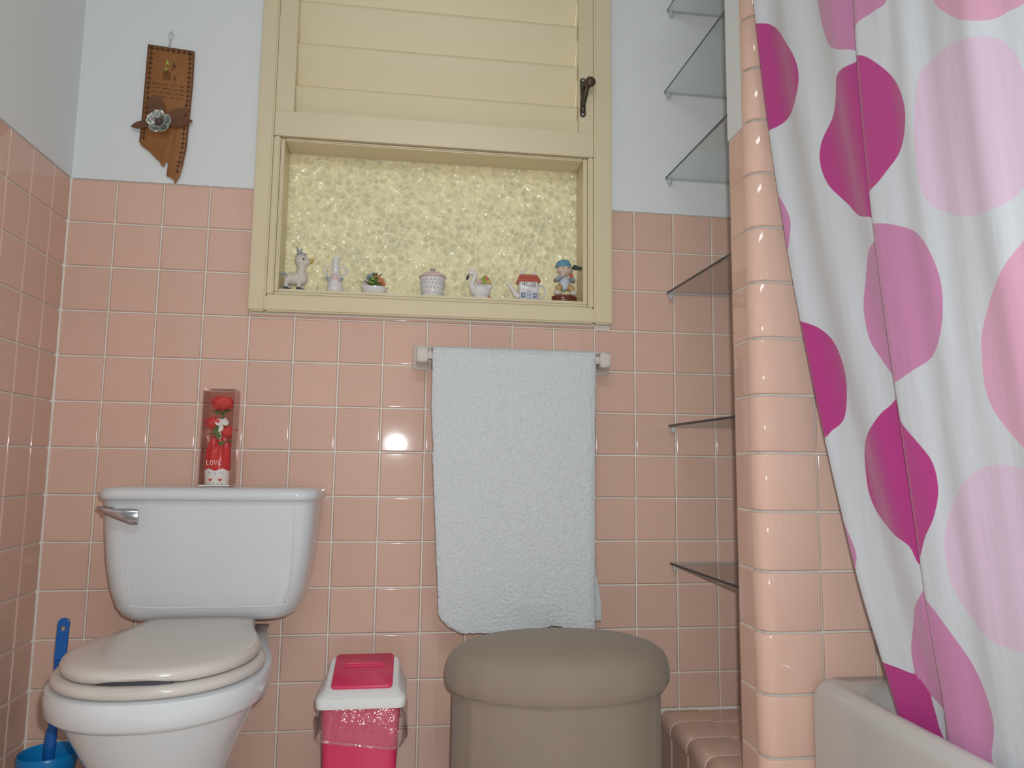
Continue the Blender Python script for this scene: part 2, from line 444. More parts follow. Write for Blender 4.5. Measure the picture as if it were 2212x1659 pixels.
# ------------------------------------------------------------------ window
win = struct(bpy.data.objects.new('window_1', None)); col.objects.link(win)
win['label'] = 'cream painted window with louvre slats above a hammered glass pane'
def bar(mb, x0, x1, y0, y1, z0, z1): return Bx(mb, x0, x1, y0, y1, z0, z1)
def wpart(name, boxes, m, bev=.004, parent=win):
    mb = MB()
    for b_ in boxes: Bx(mb, *b_)
    return mb.build(name, m, parent, bevel=bev, ang=50)
ZW = 8.3
wpart('casing', [(4.0, 4.37, -.26, -.02, -2.89, ZW)], M['cream'])
wpart('casing', [(11.93, 12.38, -.26, -.02, -2.89, ZW)], M['cream'])
wpart('casing', [(4.37, 11.93, -.26, -.02, -2.89, -2.51)], M['cream'])
wpart('casing', [(4.37, 11.93, -.26, -.02, ZW-.4, ZW)], M['cream'])
wpart('stile', [(4.375, 4.79, -.20, .35, 1.86, ZW-.4)], M['cream'], .001)
wpart('stile', [(11.57, 11.925, -.20, .35, 1.86, ZW-.4)], M['cream'], .001)
wpart('rail', [(4.375, 11.925, -.20, .35, 1.25, 1.86)], M['cream'], .001)
wpart('pane_frame', [(4.375, 4.52, -.20, .9, -2.505, 1.245)], M['cream'], .003)
wpart('pane_frame', [(11.80, 11.925, -.20, .9, -2.505, 1.245)], M['cream'], .003)
wpart('pane_frame', [(4.52, 11.80, -.20, .9, -2.505, -2.43)], M['cream'], .003)
wpart('pane_bead', [(4.525, 4.61, -.13, .9, -2.43, 1.24)], M['cream'], .003)
wpart('pane_bead', [(11.70, 11.795, -.13, .9, -2.43, 1.24)], M['cream'], .003)
wpart('pane_bead', [(4.61, 11.70, -.13, .9, 1.17, 1.24)], M['cream'], .003)
sill = wpart('sill', [(4.61, 11.70, -.13, .9, -2.43, -2.335)], M['cream'], .003)
wpart('caulk', [(4.02, 12.36, -.06, 0.0, -2.925, -2.885)], M['grout'], .002)
# hammered glass
gm = bpy.data.materials.new('hammered_yellow_glass'); gm.use_nodes = True; nt = gm.node_tree
pb_ = nt.nodes['Principled BSDF']; pb_.inputs['Base Color'].default_value = (.76, .72, .54, 1); pb_.inputs['Roughness'].default_value = .10
pb_.inputs['Coat Weight'].default_value = 1.0; pb_.inputs['Coat Roughness'].default_value = .07
tc = nt.nodes.new('ShaderNodeTexCoord')
nz = nt.nodes.new('ShaderNodeTexNoise'); nz.inputs['Scale'].default_value = 30
mxv = nt.nodes.new('ShaderNodeMix'); mxv.data_type = 'RGBA'; mxv.inputs[0].default_value = .022
nt.links.new(tc.outputs['Object'], nz.inputs['Vector']); nt.links.new(tc.outputs['Object'], mxv.inputs[6]); nt.links.new(nz.outputs['Color'], mxv.inputs[7])
vo = nt.nodes.new('ShaderNodeTexVoronoi'); vo.feature = 'SMOOTH_F1'; vo.inputs['Scale'].default_value = 62; vo.inputs['Smoothness'].default_value = .35
nt.links.new(mxv.outputs[2], vo.inputs['Vector'])
bp = nt.nodes.new('ShaderNodeBump'); bp.inputs['Strength'].default_value = 1.0; bp.inputs['Distance'].default_value = .0105
nt.links.new(vo.outputs['Distance'], bp.inputs['Height'])
nt.links.new(bp.outputs[0], pb_.inputs['Normal']); nt.links.new(bp.outputs[0], pb_.inputs['Coat Normal'])
tr = nt.nodes.new('ShaderNodeBsdfTranslucent'); tr.inputs[0].default_value = (.82, .78, .58, 1); nt.links.new(bp.outputs[0], tr.inputs['Normal'])
# refraction shading of the pressed hollows, painted into the glass colour as grey
n2 = nt.nodes.new('ShaderNodeTexNoise'); n2.inputs['Scale'].default_value = 9; nt.links.new(tc.outputs['Object'], n2.inputs['Vector'])
ma = nt.nodes.new('ShaderNodeMath'); ma.operation = 'MULTIPLY_ADD'; ma.inputs[1].default_value = 2.2; ma.inputs[2].default_value = -.55
nt.links.new(n2.outputs['Fac'], ma.inputs[0])
rp = nt.nodes.new('ShaderNodeMapRange'); rp.interpolation_type = 'SMOOTHSTEP'; rp.inputs[1].default_value = .05; rp.inputs[3].default_value = 1; rp.inputs[4].default_value = 0
nt.links.new(vo.outputs['Distance'], rp.inputs[0]); nt.links.new(ma.outputs[0], rp.inputs[2])
cx_ = nt.nodes.new('ShaderNodeMix'); cx_.data_type = 'RGBA'; cx_.inputs[6].default_value = (.80, .76, .57, 1); cx_.inputs[7].default_value = (.67, .65, .49, 1)
nt.links.new(rp.outputs[0], cx_.inputs[0]); nt.links.new(cx_.outputs[2], pb_.inputs['Base Color']); nt.links.new(cx_.outputs[2], tr.inputs[0])
ms = nt.nodes.new('ShaderNodeMixShader'); ms.inputs[0].default_value = .34
nt.links.new(pb_.outputs[0], ms.inputs[1]); nt.links.new(tr.outputs[0], ms.inputs[2]); nt.links.new(ms.outputs[0], nt.nodes['Material Output'].inputs[0])
mb = MB(); Bx(mb, 4.55, 11.76, .62, .67, -2.42, 1.23); pane = mb.build('pane', gm, win, smooth=False)
# louvre slats
zt = 2.58
sl_me = None
while zt < ZW - .3:
    if sl_me is None:
        mb = MB(); t = .03
        prof = [(-.062, -.075), (-.066, -.03), (-.055, .008), (-.025, .03), (.012, .03), (.035, .008), (.30, -1.22), (.285, -1.25), (.24, -1.25)]
        x0, x1 = 4.792*P, 11.555*P
        mb.loft([[(x0, y*P, z*P) for y, z in prof], [(x1, y*P, z*P) for y, z in prof]])
        so = mb.build('slat', M['slat'], win, ang=50); sl_me = so.data
    else:
        so = bpy.data.objects.new('slat', sl_me); col.objects.link(so); so.parent = win
    so.location = V(0, .02, zt); zt += 1.07
# latch
mb = MB()
def rnd_plate(mb, cx, z0, z1, hw, y0, y1):
    out = [(cx + hw*math.cos(math.radians(a)), z1 - hw + hw*math.sin(math.radians(a))) for a in range(0, 181, 20)] + \
          [(cx - hw*.8, (z0+z1)/2)] + [(cx + hw*math.cos(math.radians(a)), z0 + hw + hw*math.sin(math.radians(a))) for a in range(180, 361, 20)] + [(cx + hw*.8, (z0+z1)/2)]
    mb.prism(out, y0, y1)
b0 = V(11.66, -.20, 2.78)
rnd_plate(mb, 0, -.058, .053, .0085, -.004, .0)
latch = mb.build('latch', M['bronze'], win, bevel=.0008, loc=b0)
mb = MB(); mb.tube([(0, -.008, -.028), (.003, -.016, -.008), (.007, -.020, .012), (.013, -.022, .026)], [.0045, .006, .0055, .005], 8)
mb.ball((.0, -.006, -.036), (.006, .005, .012)); mb.build('lever', M['bronze'], latch)
mb = MB(); mb.ball((.014, -.030, .029), (.0145, .010, .0145), n=18, k=12); mb.build('knob', M['knob'], latch)
for z in (-.050, .046):
    mb = MB(); mb.ball((0, -.004, z), (.0032, .002, .0032)); mb.build('screw', M['screw'], latch)

# ------------------------------------------------------------------ glass shelves
for k, z in enumerate((5.36, 3.15, .89, -2.03, -5.28, -8.51)):
    names = ['topmost glass shelf in the alcove, cut off by the top of the picture', 'second glass shelf from the top on the white alcove wall',
             'glass shelf on the white alcove wall just above the tile edge', 'glass shelf beside the lower corner of the window, topmost on the pink tiles',
             'glass shelf on pink tiles seen almost edge on, beside the towel', 'lowest glass shelf in the alcove, seen from above']
    t = thing('glass_shelf', names[k], 'shelf', V(15.1, -1.9, z), 'glass shelves in the alcove')
    xl = 13.9 if k == 0 else 13.8
    a = V(xl, -.07, z) - t.location; b = V(16.56, -4.05, z) - t.location
    mb = MB(); x0, x1, y0, y1 = a.x, b.x, b.y, a.y; h = .003
    # sheet with a slightly skewed free edge
    sk = -.010
    vs = [(x0+.014, y0, -h), (x1, y0, -h), (x1, y1, -h), (x0, y1, -h), (x0+.014, y0, h), (x1, y0, h), (x1, y1, h), (x0, y1, h)]
    mb.add(vs, [(0,3,2,1), (4,5,6,7)], 0); mb.add(vs, [(3,0,4,7)], 1); mb.add(vs, [(0,1,5,4), (1,2,6,5), (2,3,7,6)], 2)
    mb.build('pane', [M['glass'], M['glassedge'], M['clip']], t, smooth=False)
    mb = MB(); mb.lathe([(.004, -.018), (.006, -.016), (.006, -.0045), (.0035, -.0035)], (x0+.010, y1-.008, 0), 10)
    mb.tube([(x0+.010, y1-.008, -.010), (x0+.010, y1+.0, -.010)], .003, 8)
    mb.build('clip', M['clip'], t)
    mb = MB(); mb.lathe([(.004, -.018), (.006, -.016), (.006, -.0045), (.0035, -.0035)], (x1-.03, y1-.008, 0), 10)
    mb.build('clip', M['clip'], t)

# ------------------------------------------------------------------ toilet
tcx = 3.85
toi = thing('toilet', 'white close-coupled toilet with its lid closed, against the pink tiles', 'toilet', V(tcx, -3.2, FL))
def TL(x, y, z): return V(x, y, z) - toi.location
def tring(z, hw, yb, yf, r, n=7, cx=tcx):
    return [TL(x, y, z) for x, y, _ in rrect(cx-hw, cx+hw, yf, yb, r, 0, n)]
mb = MB()
secs = [(-9.34, 1.25, -.75, -1.55, .35), (-9.31, 1.48, -.55, -1.70, .40), (-9.22, 1.62, -.45, -1.80, .45), (-9.05, 1.72, -.36, -1.87, .45), (-8.7, 1.82, -.30, -1.93, .42), (-8.2, 1.90, -.25, -1.97, .40), (-7.6, 1.95, -.22, -2.0, .38), (-7.02, 1.98, -.2, -2.02, .36)]
mb.loft([tring(*q) for q in secs]); tank = mb.build('tank', M['china'], toi, ang=50)
# moulded raised border line on the tank front
mb = MB()
pts = [(2.42, -7.15), (2.44, -8.2), (2.52, -8.85), (2.66, -9.02), (3.9, -9.04), (5.25, -9.02), (5.40, -8.85), (5.46, -8.2), (5.48, -7.15)]
def tankfront(z):
    for a, b in zip(secs[:-1], secs[1:]):
        if a[0] <= z <= b[0]: k = (z-a[0])/(b[0]-a[0]); return a[3]+(b[3]-a[3])*k
    return -2.02
mb.tube([TL(x, tankfront(z)+.012, z) for x, z in cat(pts, 5, False)], .0022, 8)
mb.build('moulding', M['china'], tank)
mb = MB()
lz = [(-7.02, 1.98, -.19, -2.05, .36), (-6.99, 2.03, -.13, -2.13, .40), (-6.90, 2.05, -.12, -2.15, .42), (-6.82, 2.03, -.13, -2.12, .42), (-6.775, 1.96, -.2, -2.05, .40), (-6.76, 1.86, -.3, -1.95, .36)]
mb.loft([tring(*q) for q in lz]); mb.build('tank_lid', M['china'], toi, ang=60)
# flush lever
mb = MB(); q = TL(2.10, -2.03, -7.22)
mb.loft([[q + Vector((x, y, z + s)) for y, z in ((0, -.008), (-.012, -.010), (-.016, -.004), (-.016, .006), (-.010, .009), (0, .008))] for x, s in ((-.012, .003), (.008, .001))])
lev = mb.build('flush_lever', M['chrome'], toi, bevel=.001)
mb = MB()
def lr(x, yc, zc, hy, hz): return [q + Vector((x, yc + hy*math.cos(a), zc + hz*math.sin(a))) for a in [2*math.pi*i/12 for i in range(12)]]
mb.loft([lr(-.018, -.018, .009, .004, .0035), lr(-.002, -.021, .003, .006, .007), (lr(.022, -.022, -.004, .0065, .011)), lr(.050, -.020, -.009, .006, .0165), lr(.062, -.018, -.010, .004, .0155)])
mb.build('handle', M['chrome'], lev, ang=50)
def egg(hw, yf, yc, yb, bw, z, n=20, x0=tcx):
    out = []
    for i in range(n+1):
        t = math.pi*i/n; e = .92
        out.append((x0 + hw*math.copysign(abs(math.cos(t))**e, math.cos(t)), yc + (yf-yc)*math.sin(t)**.95))
    m = 8
    for i in range(1, m+1):
        t = i/m; k = t*t*(3-2*t); out.append((x0 - hw + (hw-bw)*k, yc + (yb-yc)*t))
    for i in range(1, 6):
        t = i/6; out.append((x0 - bw + 2*bw*t, yb + .06*math.sin(math.pi*t)))
    for i in range(m, 0, -1):
        t = i/m; k = t*t*(3-2*t); out.append((x0 + hw - (hw-bw)*k, yc + (yb-yc)*t))
    return [TL(x, y, z) for x, y in out]
# bowl with tall rim band, waist and foot
mb = MB()
mb.loft([egg(1.00, -4.5, -3.2, -1.0, .60, FL+.005), egg(.95, -4.4, -3.2, -1.0, .55, FL+.4), egg(.82, -4.2, -3.2, -.9, .42, -12.2), egg(.88, -4.6, -3.5, -.8, .42, -11.4),
         egg(1.14, -5.05, -3.8, -.7, .48, -10.8), egg(1.34, -5.3, -3.9, -.6, .62, -10.35), egg(1.43, -5.42, -3.9, -.6, .74, -10.12),
         egg(1.53, -5.58, -3.95, -.5, .88, -10.08), egg(1.61, -5.66, -4.0, -.5, 1.0, -10.0), egg(1.63, -5.68, -4.0, -.5, 1.0, -9.75), egg(1.61, -5.66, -4.0, -.5, 1.0, -9.66), egg(1.52, -5.58, -3.95, -.55, .95, -9.63)])
mb.build('bowl', M['china'], toi, ang=45)
mb = MB()
mb.loft([egg(1.50, -5.60, -4.0, -2.15, 1.05, -9.615), egg(1.545, -5.65, -4.0, -2.1, 1.08, -9.57), egg(1.55, -5.66, -4.0, -2.1, 1.08, -9.50), egg(1.51, -5.60, -4.0, -2.12, 1.05, -9.455), egg(1.40, -5.5, -3.95, -2.2, 1.0, -9.445)])
mb.build('seat', M['seatwhite'], toi, ang=60)
# lid with a finger gap at the front
def gap(ring, amt):
    out = []
    for v in ring:
        w_ = toi.location + v
        if w_.y < -5.0*P:
            k = max(0, min(1, 1.35 - abs(w_.x/P - 3.88)/.52)); k = k*k*(3-2*k); v = v + Vector((0, 0, amt*k))
        out.append(v)
    return out
mb = MB()
mb.loft([gap(egg(1.30, -5.30, -3.9, -2.0, .93, -9.40), .0), gap(egg(1.40, -5.5, -3.95, -2.0, .97, -9.435), .006), gap(egg(1.43, -5.54, -3.95, -1.97, .98, -9.42), .006), egg(1.45, -5.57, -3.95, -1.95, .99, -9.33), egg(1.42, -5.53, -3.95, -1.93, .97, -9.26), egg(1.34, -5.4, -3.92, -1.95, .93, -9.225), egg(1.0, -4.9, -3.85, -2.05, .7, -9.20)])
mb.build('seat_lid', M['seatwhite'], toi, ang=60)
mb = MB(); mb.loft([[TL(3.87 + x, y, z) for x, y in ((-.52, -5.40), (-.3, -5.47), (.3, -5.48), (.52, -5.42), (.5, -5.2), (-.5, -5.2))] for z in (-9.445, -9.385)])
mb.build('gap_shade', M['dark'], toi)  # dark slab that paints the shade inside the finger gap
for x in (-.55, .55):
    mb = MB(); mb.tube([TL(tcx+x-.14, -1.93, -9.40), TL(tcx+x+.14, -1.93, -9.40)], .007, 10); mb.build('hinge', M['seatwhite'], toi)

# ------------------------------------------------------------------ toilet brush and its holder
bc = V(1.12, -1.5, FL)
hb = tag(MB().lathe([(.030, .0), (.046, 0), (.050, .01), (.0495, .07), (.051, .130), (.055, .150), (.0565, .162), (.054, .166), (.050, .160), (.046, .10), (.043, .02), (.01, .018)], n=32).build('brush_holder', M['cyan'], loc=bc), 'bright blue plastic toilet brush holder on the floor in the corner', 'brush holder')
tb = thing('toilet_brush', 'blue plastic toilet brush standing in its holder left of the toilet', 'toilet brush', bc + Vector((0, 0, .02)))
mb = MB()
d0 = Vector((.004, -.004, .155)); d1 = Vector((.010, .004, .394))
def bring(c, hx, hy): return [c + Vector((hx*math.cos(a), hy*math.sin(a), 0)) for a in [2*math.pi*i/12 for i in range(12)]]
mb.loft([bring(d0.lerp(d1, k), hx, hy) for k, hx, hy in ((-.25, .009, .009), (0, .012, .009), (.14, .011, .008), (.17, .0075, .006), (.3, .008, .006), (.5, .0095, .006), (.72, .0115, .006))])
mb.build('shaft', M['blue'], tb)
# flat grip with a hanging hole
mb = MB(); c = d0.lerp(d1, .72); ax = (d1 - d0).normalized(); L = .086
out = []; hw = .0115
prof = [(-hw, 0), (hw, 0), (hw, L-hw)] + [(hw*math.cos(math.radians(a)), L-hw+hw*math.sin(math.radians(a))) for a in range(20, 180, 20)] + [(-hw, L-hw)]
hole = [(.0048*math.cos(2*math.pi*i/12), L-.022+.0055*math.sin(2*math.pi*i/12)) for i in range(12)]
bm = bmesh.new()
ov = [bm.verts.new((c.x + x + ax.x*z, c.y, c.z + z*ax.z)) for x, z in prof]; hv = [bm.verts.new((c.x + x + ax.x*z, c.y, c.z + z*ax.z)) for x, z in hole]
es = [bm.edges.new((ov[i], ov[(i+1) % len(ov)])) for i in range(len(ov))] + [bm.edges.new((hv[i], hv[(i+1) % 12])) for i in range(12)]
bmesh.ops.triangle_fill(bm, edges=es, use_beauty=True)
ext = bmesh.ops.extrude_face_region(bm, geom=bm.faces[:])
for v in ext['geom']:
    if isinstance(v, bmesh.types.BMVert): v.co.y += .006
bmesh.ops.recalc_face_normals(bm, faces=bm.faces)
me = bpy.data.meshes.new('grip'); bm.to_mesh(me); bm.free(); me.materials.append(M['blue'])
o = bpy.data.objects.new('grip', me); col.objects.link(o); o.parent = tb; o.location = (0, -.003, 0)
bv = o.modifiers.new('b', 'BEVEL'); bv.width = .0015; bv.segments = 2; bv.limit_method = 'ANGLE'
mb = MB(); mb.lathe([(.012, .0), (.036, .01), (.040, .05), (.038, .10), (.022, .122), (.010, .125)], n=24)
bh = mb.build('bristles', mat('bristles', (.62, .60, .52), .9, bump=1.0, bscale=300, bdist=.006), tb)
# ------------------------------------------------------------------ rose gift box on the tank
rz_ = -6.755
rb = thing('rose_gift_box', 'clear gift box of red artificial roses with LOVE lettering, on the tank lid', 'gift box', V(3.87, -1.45, rz_) + Vector((0,0,.001)))
W_, D_, H_ = .0325, .0300, .213
mb = MB()
for sx in (-1, 1): mb.box((sx*W_-.0003, -D_, 0), (sx*W_+.0003, D_, H_))
mb.box((-W_, -D_-.0003, 0), (W_, -D_+.0003, H_)); mb.box((-W_, D_-.0003, 0), (W_, D_+.0003, H_)); mb.box((-W_, -D_, H_-.0006), (W_, D_, H_))
mb.build('clear_box', M['box'], rb, smooth=False)
mb = MB()
for sx in (-1, 1): mb.box((sx*(W_-.0016)-.0002, -D_+.002, .003), (sx*(W_-.0016)+.0002, D_-.002, H_-.002))
mb.build('side_wrap', M['boxred'], rb, smooth=False)
mb = MB(); mb.box((-W_+.0005, -D_+.0005, 0), (W_-.0005, D_-.0005, .003)); mb.build('base_card', M['white'], rb, smooth=False)
mb = MB(); mb.box((-W_+.001, D_-.0015, .003), (W_-.001, D_-.001, H_-.002)); mb.build('backing', M['boxred'], rb, smooth=False)
def rose(parent, c, r, m):
    mb = MB(); mb.ball(c, (r*.55, r*.55, r*.7), n=12, k=8)
    for layer, (rr, n, tilt, h) in enumerate(((.45, 3, .15, .95), (.70, 4, .35, .95), (.95, 5, .65, .85))):
        for i in range(n):
            a = 2*math.pi*(i + .5*layer)/n
            e = Matrix.Rotation(a, 3, 'Z') @ Matrix.Rotation(tilt, 3, 'Y')
            pc = Vector(c) + Vector((math.cos(a)*r*rr*.6, math.sin(a)*r*rr*.6, -r*.05*layer))
            mb.ball(pc, (r*.14, r*(.50+.1*layer), r*h*.75), rot=e.to_quaternion(), n=10, k=7)
    return mb.build('rose', m, parent)
rose(rb, (.002, 0, .182), .026, M['red']); rose(rb, (-.012, -.004, .138), .021, M['red']); rose(rb, (.014, .002, .118), .021, M['red'])
def leaf(mb, c, d, L, w, up=(0, 0, 1)):
    c = Vector(c); d = Vector(d).normalized(); s_ = d.cross(Vector(up)).normalized(); n_ = s_.cross(d)
    vs = []
    for t, k in ((0, .15), (.25, .8), (.5, 1), (.75, .7), (1, .03)):
        m_ = c + d*L*t + n_*(L*.18*math.sin(math.pi*t))
        vs += [m_ - s_*w*k, m_ + n_*w*.25*k, m_ + s_*w*k]
    fs = []
    for i in range(4):
        for j in range(2): fs.append((3*i+j, 3*i+j+1, 3*i+j+4, 3*i+j+3))
    return mb.add(vs, fs)
for c, dirs in (((.003, -.004, .158), ((1, -.3, .25), (-1, -.3, .1), (-.3, -1, -.1), (.5, -1, .0), (.9, .1, .35), (-.8, .2, .3))), ((-.004, -.008, .112), ((-1, -.4, -.2), (.4, -1, -.4), (.1, -.6, .8))), ((.012, -.004, .098), ((1, -.5, -.3), (-.2, -1, -.5), (.2, -.5, .9)))):
    for d in dirs:
        m_ = MB(); leaf(m_, c, d, .026, .008); m_.build('leaf', M['green'], rb)
mb = MB(); mb.tube([(0, 0, .03), (.002, 0, .10), (.004, 0, .165)], .0022, 6); mb.tube([(0, 0, .05), (-.008, -.003, .09), (-.013, -.006, .125)], .0018, 6); mb.tube([(0, 0, .05), (.010, .002, .08), (.016, .004, .108)], .0018, 6)
mb.build('stem', M['green'], rb)
mb = MB()
for a in (.3, .9, 2.4, 3.0):
    leaf(mb, (.008, -.020, .136), (math.cos(a), -.2, math.sin(a)*1.2), .016, .006, (0, 1, 0))
leaf(mb, (.008, -.020, .136), (-.3, -.1, -1), .02, .005, (0, 1, 0)); leaf(mb, (.004, -.018, .118), (.1, -.1, -1), .022, .003, (0, 1, 0))
bt = mb.build('ribbon_bow', M['white'], rb)
# red foil sleeve with pleated top
mb = MB(); rings = []
for z, r, a in ((.004, .026, .0), (.03, .027, .0), (.055, .0285, .0005), (.078, .027, .002), (.096, .019, .004), (.106, .015, .003)):
    rings.append([((r + a*math.sin(9*t))*math.cos(t)*1.0, (r*.92 + a*math.sin(9*t))*math.sin(t), z + (.006*math.sin(5*t) if z > .09 else 0)) for t in [2*math.pi*i/54 for i in range(54)]])
mb.loft(rings, True, False); mb.build('foil_sleeve', M['redfoil'], rb)
# white paper cup with scalloped top, hearts and dots
mb = MB()
def sl(z, r): return [(r*math.cos(t), r*.95*math.sin(t), z + (.0025*math.cos(6*t) if z > .03 else 0)) for t in [2*math.pi*i/48 for i in range(48)]]
mb.loft([sl(.0035, .0265), sl(.02, .0278), sl(.036, .0292)], False, False); cup = mb.build('paper_cup', M['white'], rb)
def heart(mb, cx, cz, s, y):
    pts = []
    for i in range(20):
        t = 2*math.pi*i/20; pts.append((cx + s*.06*16*math.sin(t)**3, cz + s*.06*(13*math.cos(t)-5*math.cos(2*t)-2*math.cos(3*t)-math.cos(4*t))))
    mb.loft([[(x, y(x), z) for x, z in pts], [(x, y(x)-.0004, z) for x, z in pts]])
yf = lambda x: -.95*math.sqrt(max(0, .0287**2 - x*x)) - .0002
mb = MB(); heart(mb, -.009, .014, .0042, yf); heart(mb, .011, .014, .0042, yf); mb.build('heart_print', M['red'], cup)
mb = MB()
for x in (-.018, -.011, -.003, .006, .014): mb.ball((x, yf(x)+.0003, .0055), .0010, n=6, k=4)
for x, z in ((-.014, .030), (-.011, .028), (.0, .029), (.012, .030), (.016, .027), (.001, .026)): mb.ball((x, yf(x)-.0001, z), .0009, n=6, k=4)
mb.build('dot_print', M['dark'], cup)
# LOVE in thin white strokes on the front of the box
def strokes(mb, lines, ox, oz, sc, y, r):
    for ln in lines:
        mb.tube([(ox + x*sc, y(ox + x*sc) if callable(y) else y, oz + z*sc) for x, z in ln], r, 5)
Lt = {'L': [[(0, 1), (.03, .0), (.42, .04)]], 'O': [[(.35+.3*math.cos(t), .45+.42*math.sin(t)) for t in [2*math.pi*i/14 for i in range(15)]]],
      'V': [[(0, .95), (.3, .05), (.62, .95)]], 'E': [[(.5, .9), (.05, .85), (.02, .45), (.4, .48)], [(.02, .45), (.05, .03), (.5, .05)]]}
mb = MB(); x_ = -.0175
for ch in 'LOVE':
    strokes(mb, Lt[ch], x_, .0465, .0105, -D_-.0006, .00075); x_ += {'L': .0066, 'O': .0088, 'V': .0086, 'E': .006}[ch]
mb.build('love_lettering', mat('pale_pink_print', (.88, .70, .66), .5), rb)

# ------------------------------------------------------------------ leather wall plaque
pq = thing('leather_plaque', 'tan leather wall hanging with a silver flower, dark lacing and torn lower edge', 'wall hanging', V(1.95, -.06, 1.6))
out_px = [(1.46, 3.25), (2.49, 3.17), (2.50, 2.4), (2.475, 1.6), (2.45, .85), (2.40, .45), (2.34, .15), (2.245, -.03), (2.20, .10), (2.16, .09), (2.12, .14), (2.07, .13), (2.05, .16), (2.07, .45), (2.02, .49), (1.99, .36), (1.93, .38), (1.90, .46), (1.80, .55), (1.63, .72), (1.48, .82), (1.42, .92), (1.44, 1.5), (1.45, 2.4)]
def PQ(x, z, y=0): return V(x, -.06, z) + Vector((0, y, 0)) - pq.location
mb = MB(); mb.loft([[PQ(x, z, -.002) for x, z in out_px], [PQ(x, z, -.0055) for x, z in out_px]])
pl = mb.build('leather_board', M['leather'], pq, bevel=.0008, bseg=1, ang=60)
mb = MB()
def edge_line(pts, inset, n):
    P2 = [np.array(q) for q in pts]; L = [0]
    for a, b in zip(P2[:-1], P2[1:]): L.append(L[-1] + np.linalg.norm(b-a))
    for k in range(n):
        s_ = L[-1]*(k+.5)/n
        for i in range(len(P2)-1):
            if L[i] <= s_ <= L[i+1]:
                t = (s_-L[i])/(L[i+1]-L[i]); q = P2[i]+(P2[i+1]-P2[i])*t; d = (P2[i+1]-P2[i]); d /= np.linalg.norm(d)
                nn_ = np.array((d[1], -d[0])); yield q + nn_*inset, d, nn_; break
def dash(a, b, r=.0010): mb.tube([PQ(a[0], a[1], -.006), PQ(b[0], b[1], -.006)], r, 5)
for pts, n, ins in (([(1.46, 3.22), (1.45, 2.4), (1.44, 1.5), (1.42, .95)], 19, -.09), ([(2.49, 3.15), (2.50, 2.4), (2.475, 1.6), (2.45, .85), (2.40, .45), (2.36, .2)], 26, .09), ([(1.50, 3.25), (2.45, 3.175)], 8, .07)):
    for q, d, n_ in edge_line(pts, ins, n):
        dash(q - n_*.042, q + n_*.042); dash(q - d*.05, q + d*.05, .0008)
mb.build('lacing', M['stitch'], pq)
mb = MB()
e = [(1.46, 3.25), (1.45, 2.4), (1.44, 1.5), (1.42, .92)]
mb.tube([PQ(x+.02, z, -.0045) for x, z in e], .0022, 6); mb.tube([PQ(x-.02, z, -.0045) for x, z in [(2.49, 3.17), (2.50, 2.4), (2.475, 1.6), (2.45, .85), (2.38, .4)]], .0022, 6); mb.tube([PQ(1.47, 3.235, -.0045), PQ(2.48, 3.16, -.0045)], .0022, 6)
mb.build('edge_binding', M['leatherdark'], pq)
# small print: a picture and lines of script, too small to read
mb = MB(); leaf(mb, PQ(1.90, 2.62, -.0105), (.1, 0, 1), .030, .0055, (0, 1, 0)); mb.build('green_print', M['lime'], pl)
mb = MB()
def squig(x0, x1, z, amp, n, r=.0006):
    rr = random.Random(int(x0*100 + z*37)); mb.tube([PQ(x0+(x1-x0)*i/n, z + amp*(1 if i % 2 else -1)*rr.uniform(.3, 1), -.0058) for i in range(n+1)], r, 4)
for z in (2.60, 2.55, 2.50, 2.45): squig(1.84, 2.0, z, .04, 7, .0007)
for a, b in (((2.02, 2.80), (2.10, 2.76)), ((2.06, 2.72), (2.11, 2.82)), ((2.03, 2.66), (2.07, 2.86)), ((2.15, 2.62), (2.17, 2.60)), ((2.09, 2.52), (2.12, 2.44)), ((2.07, 2.47), (2.12, 2.50)), ((2.09, 2.45), (2.10, 2.38))): dash(a, b, .0007)
for li, z in enumerate((2.33, 2.23, 2.13, 2.03)):
    x = 1.62 + (.02 if li % 2 else 0); rr = random.Random(li+5)
    while x < 2.26:
        wd = rr.uniform(.08, .18); squig(x, min(x+wd, 2.30), z - (x-1.6)*.07, .028, max(4, int(wd/.02)), .00055); x += wd + .045
mb.build('ink_print', M['ink'], pl)
# leaves and flower
def flat_leaf(name, c, ang, L, w, m):
    mb = MB(); out = []
    for t in range(13):
        k = t/12; out.append((L*k, w*math.sin(math.pi*k)**.8*(1 + .08*math.sin(9*k))))
    o2 = out + [(x, -y) for x, y in out[-2:0:-1]]
    ca, sa = math.cos(ang), math.sin(ang)
    r0 = [PQ(*c, -.007) + Vector((x*ca - y*sa, -.004*math.sin(math.pi*x/L), x*sa + y*ca)) for x, y in o2]
    mb.loft([r0, [q + Vector((0, -.003, 0)) for q in r0]]); return mb.build(name, m, pq, bevel=.0006, bseg=1)
flat_leaf('leaf', (1.80, 1.36), math.radians(192), .064, .0105, M['leatherdark'])
flat_leaf('leaf', (1.85, 1.42), math.radians(108), .070, .022, M['leatherdark'])
flat_leaf('leaf', (1.92, 1.34), math.radians(12), .072, .014, M['leatherdark'])
flat_leaf('leaf', (1.92, 1.40), math.radians(33), .070, .015, M['leatherdark'])
fc = PQ(1.87, 1.34, -.014)
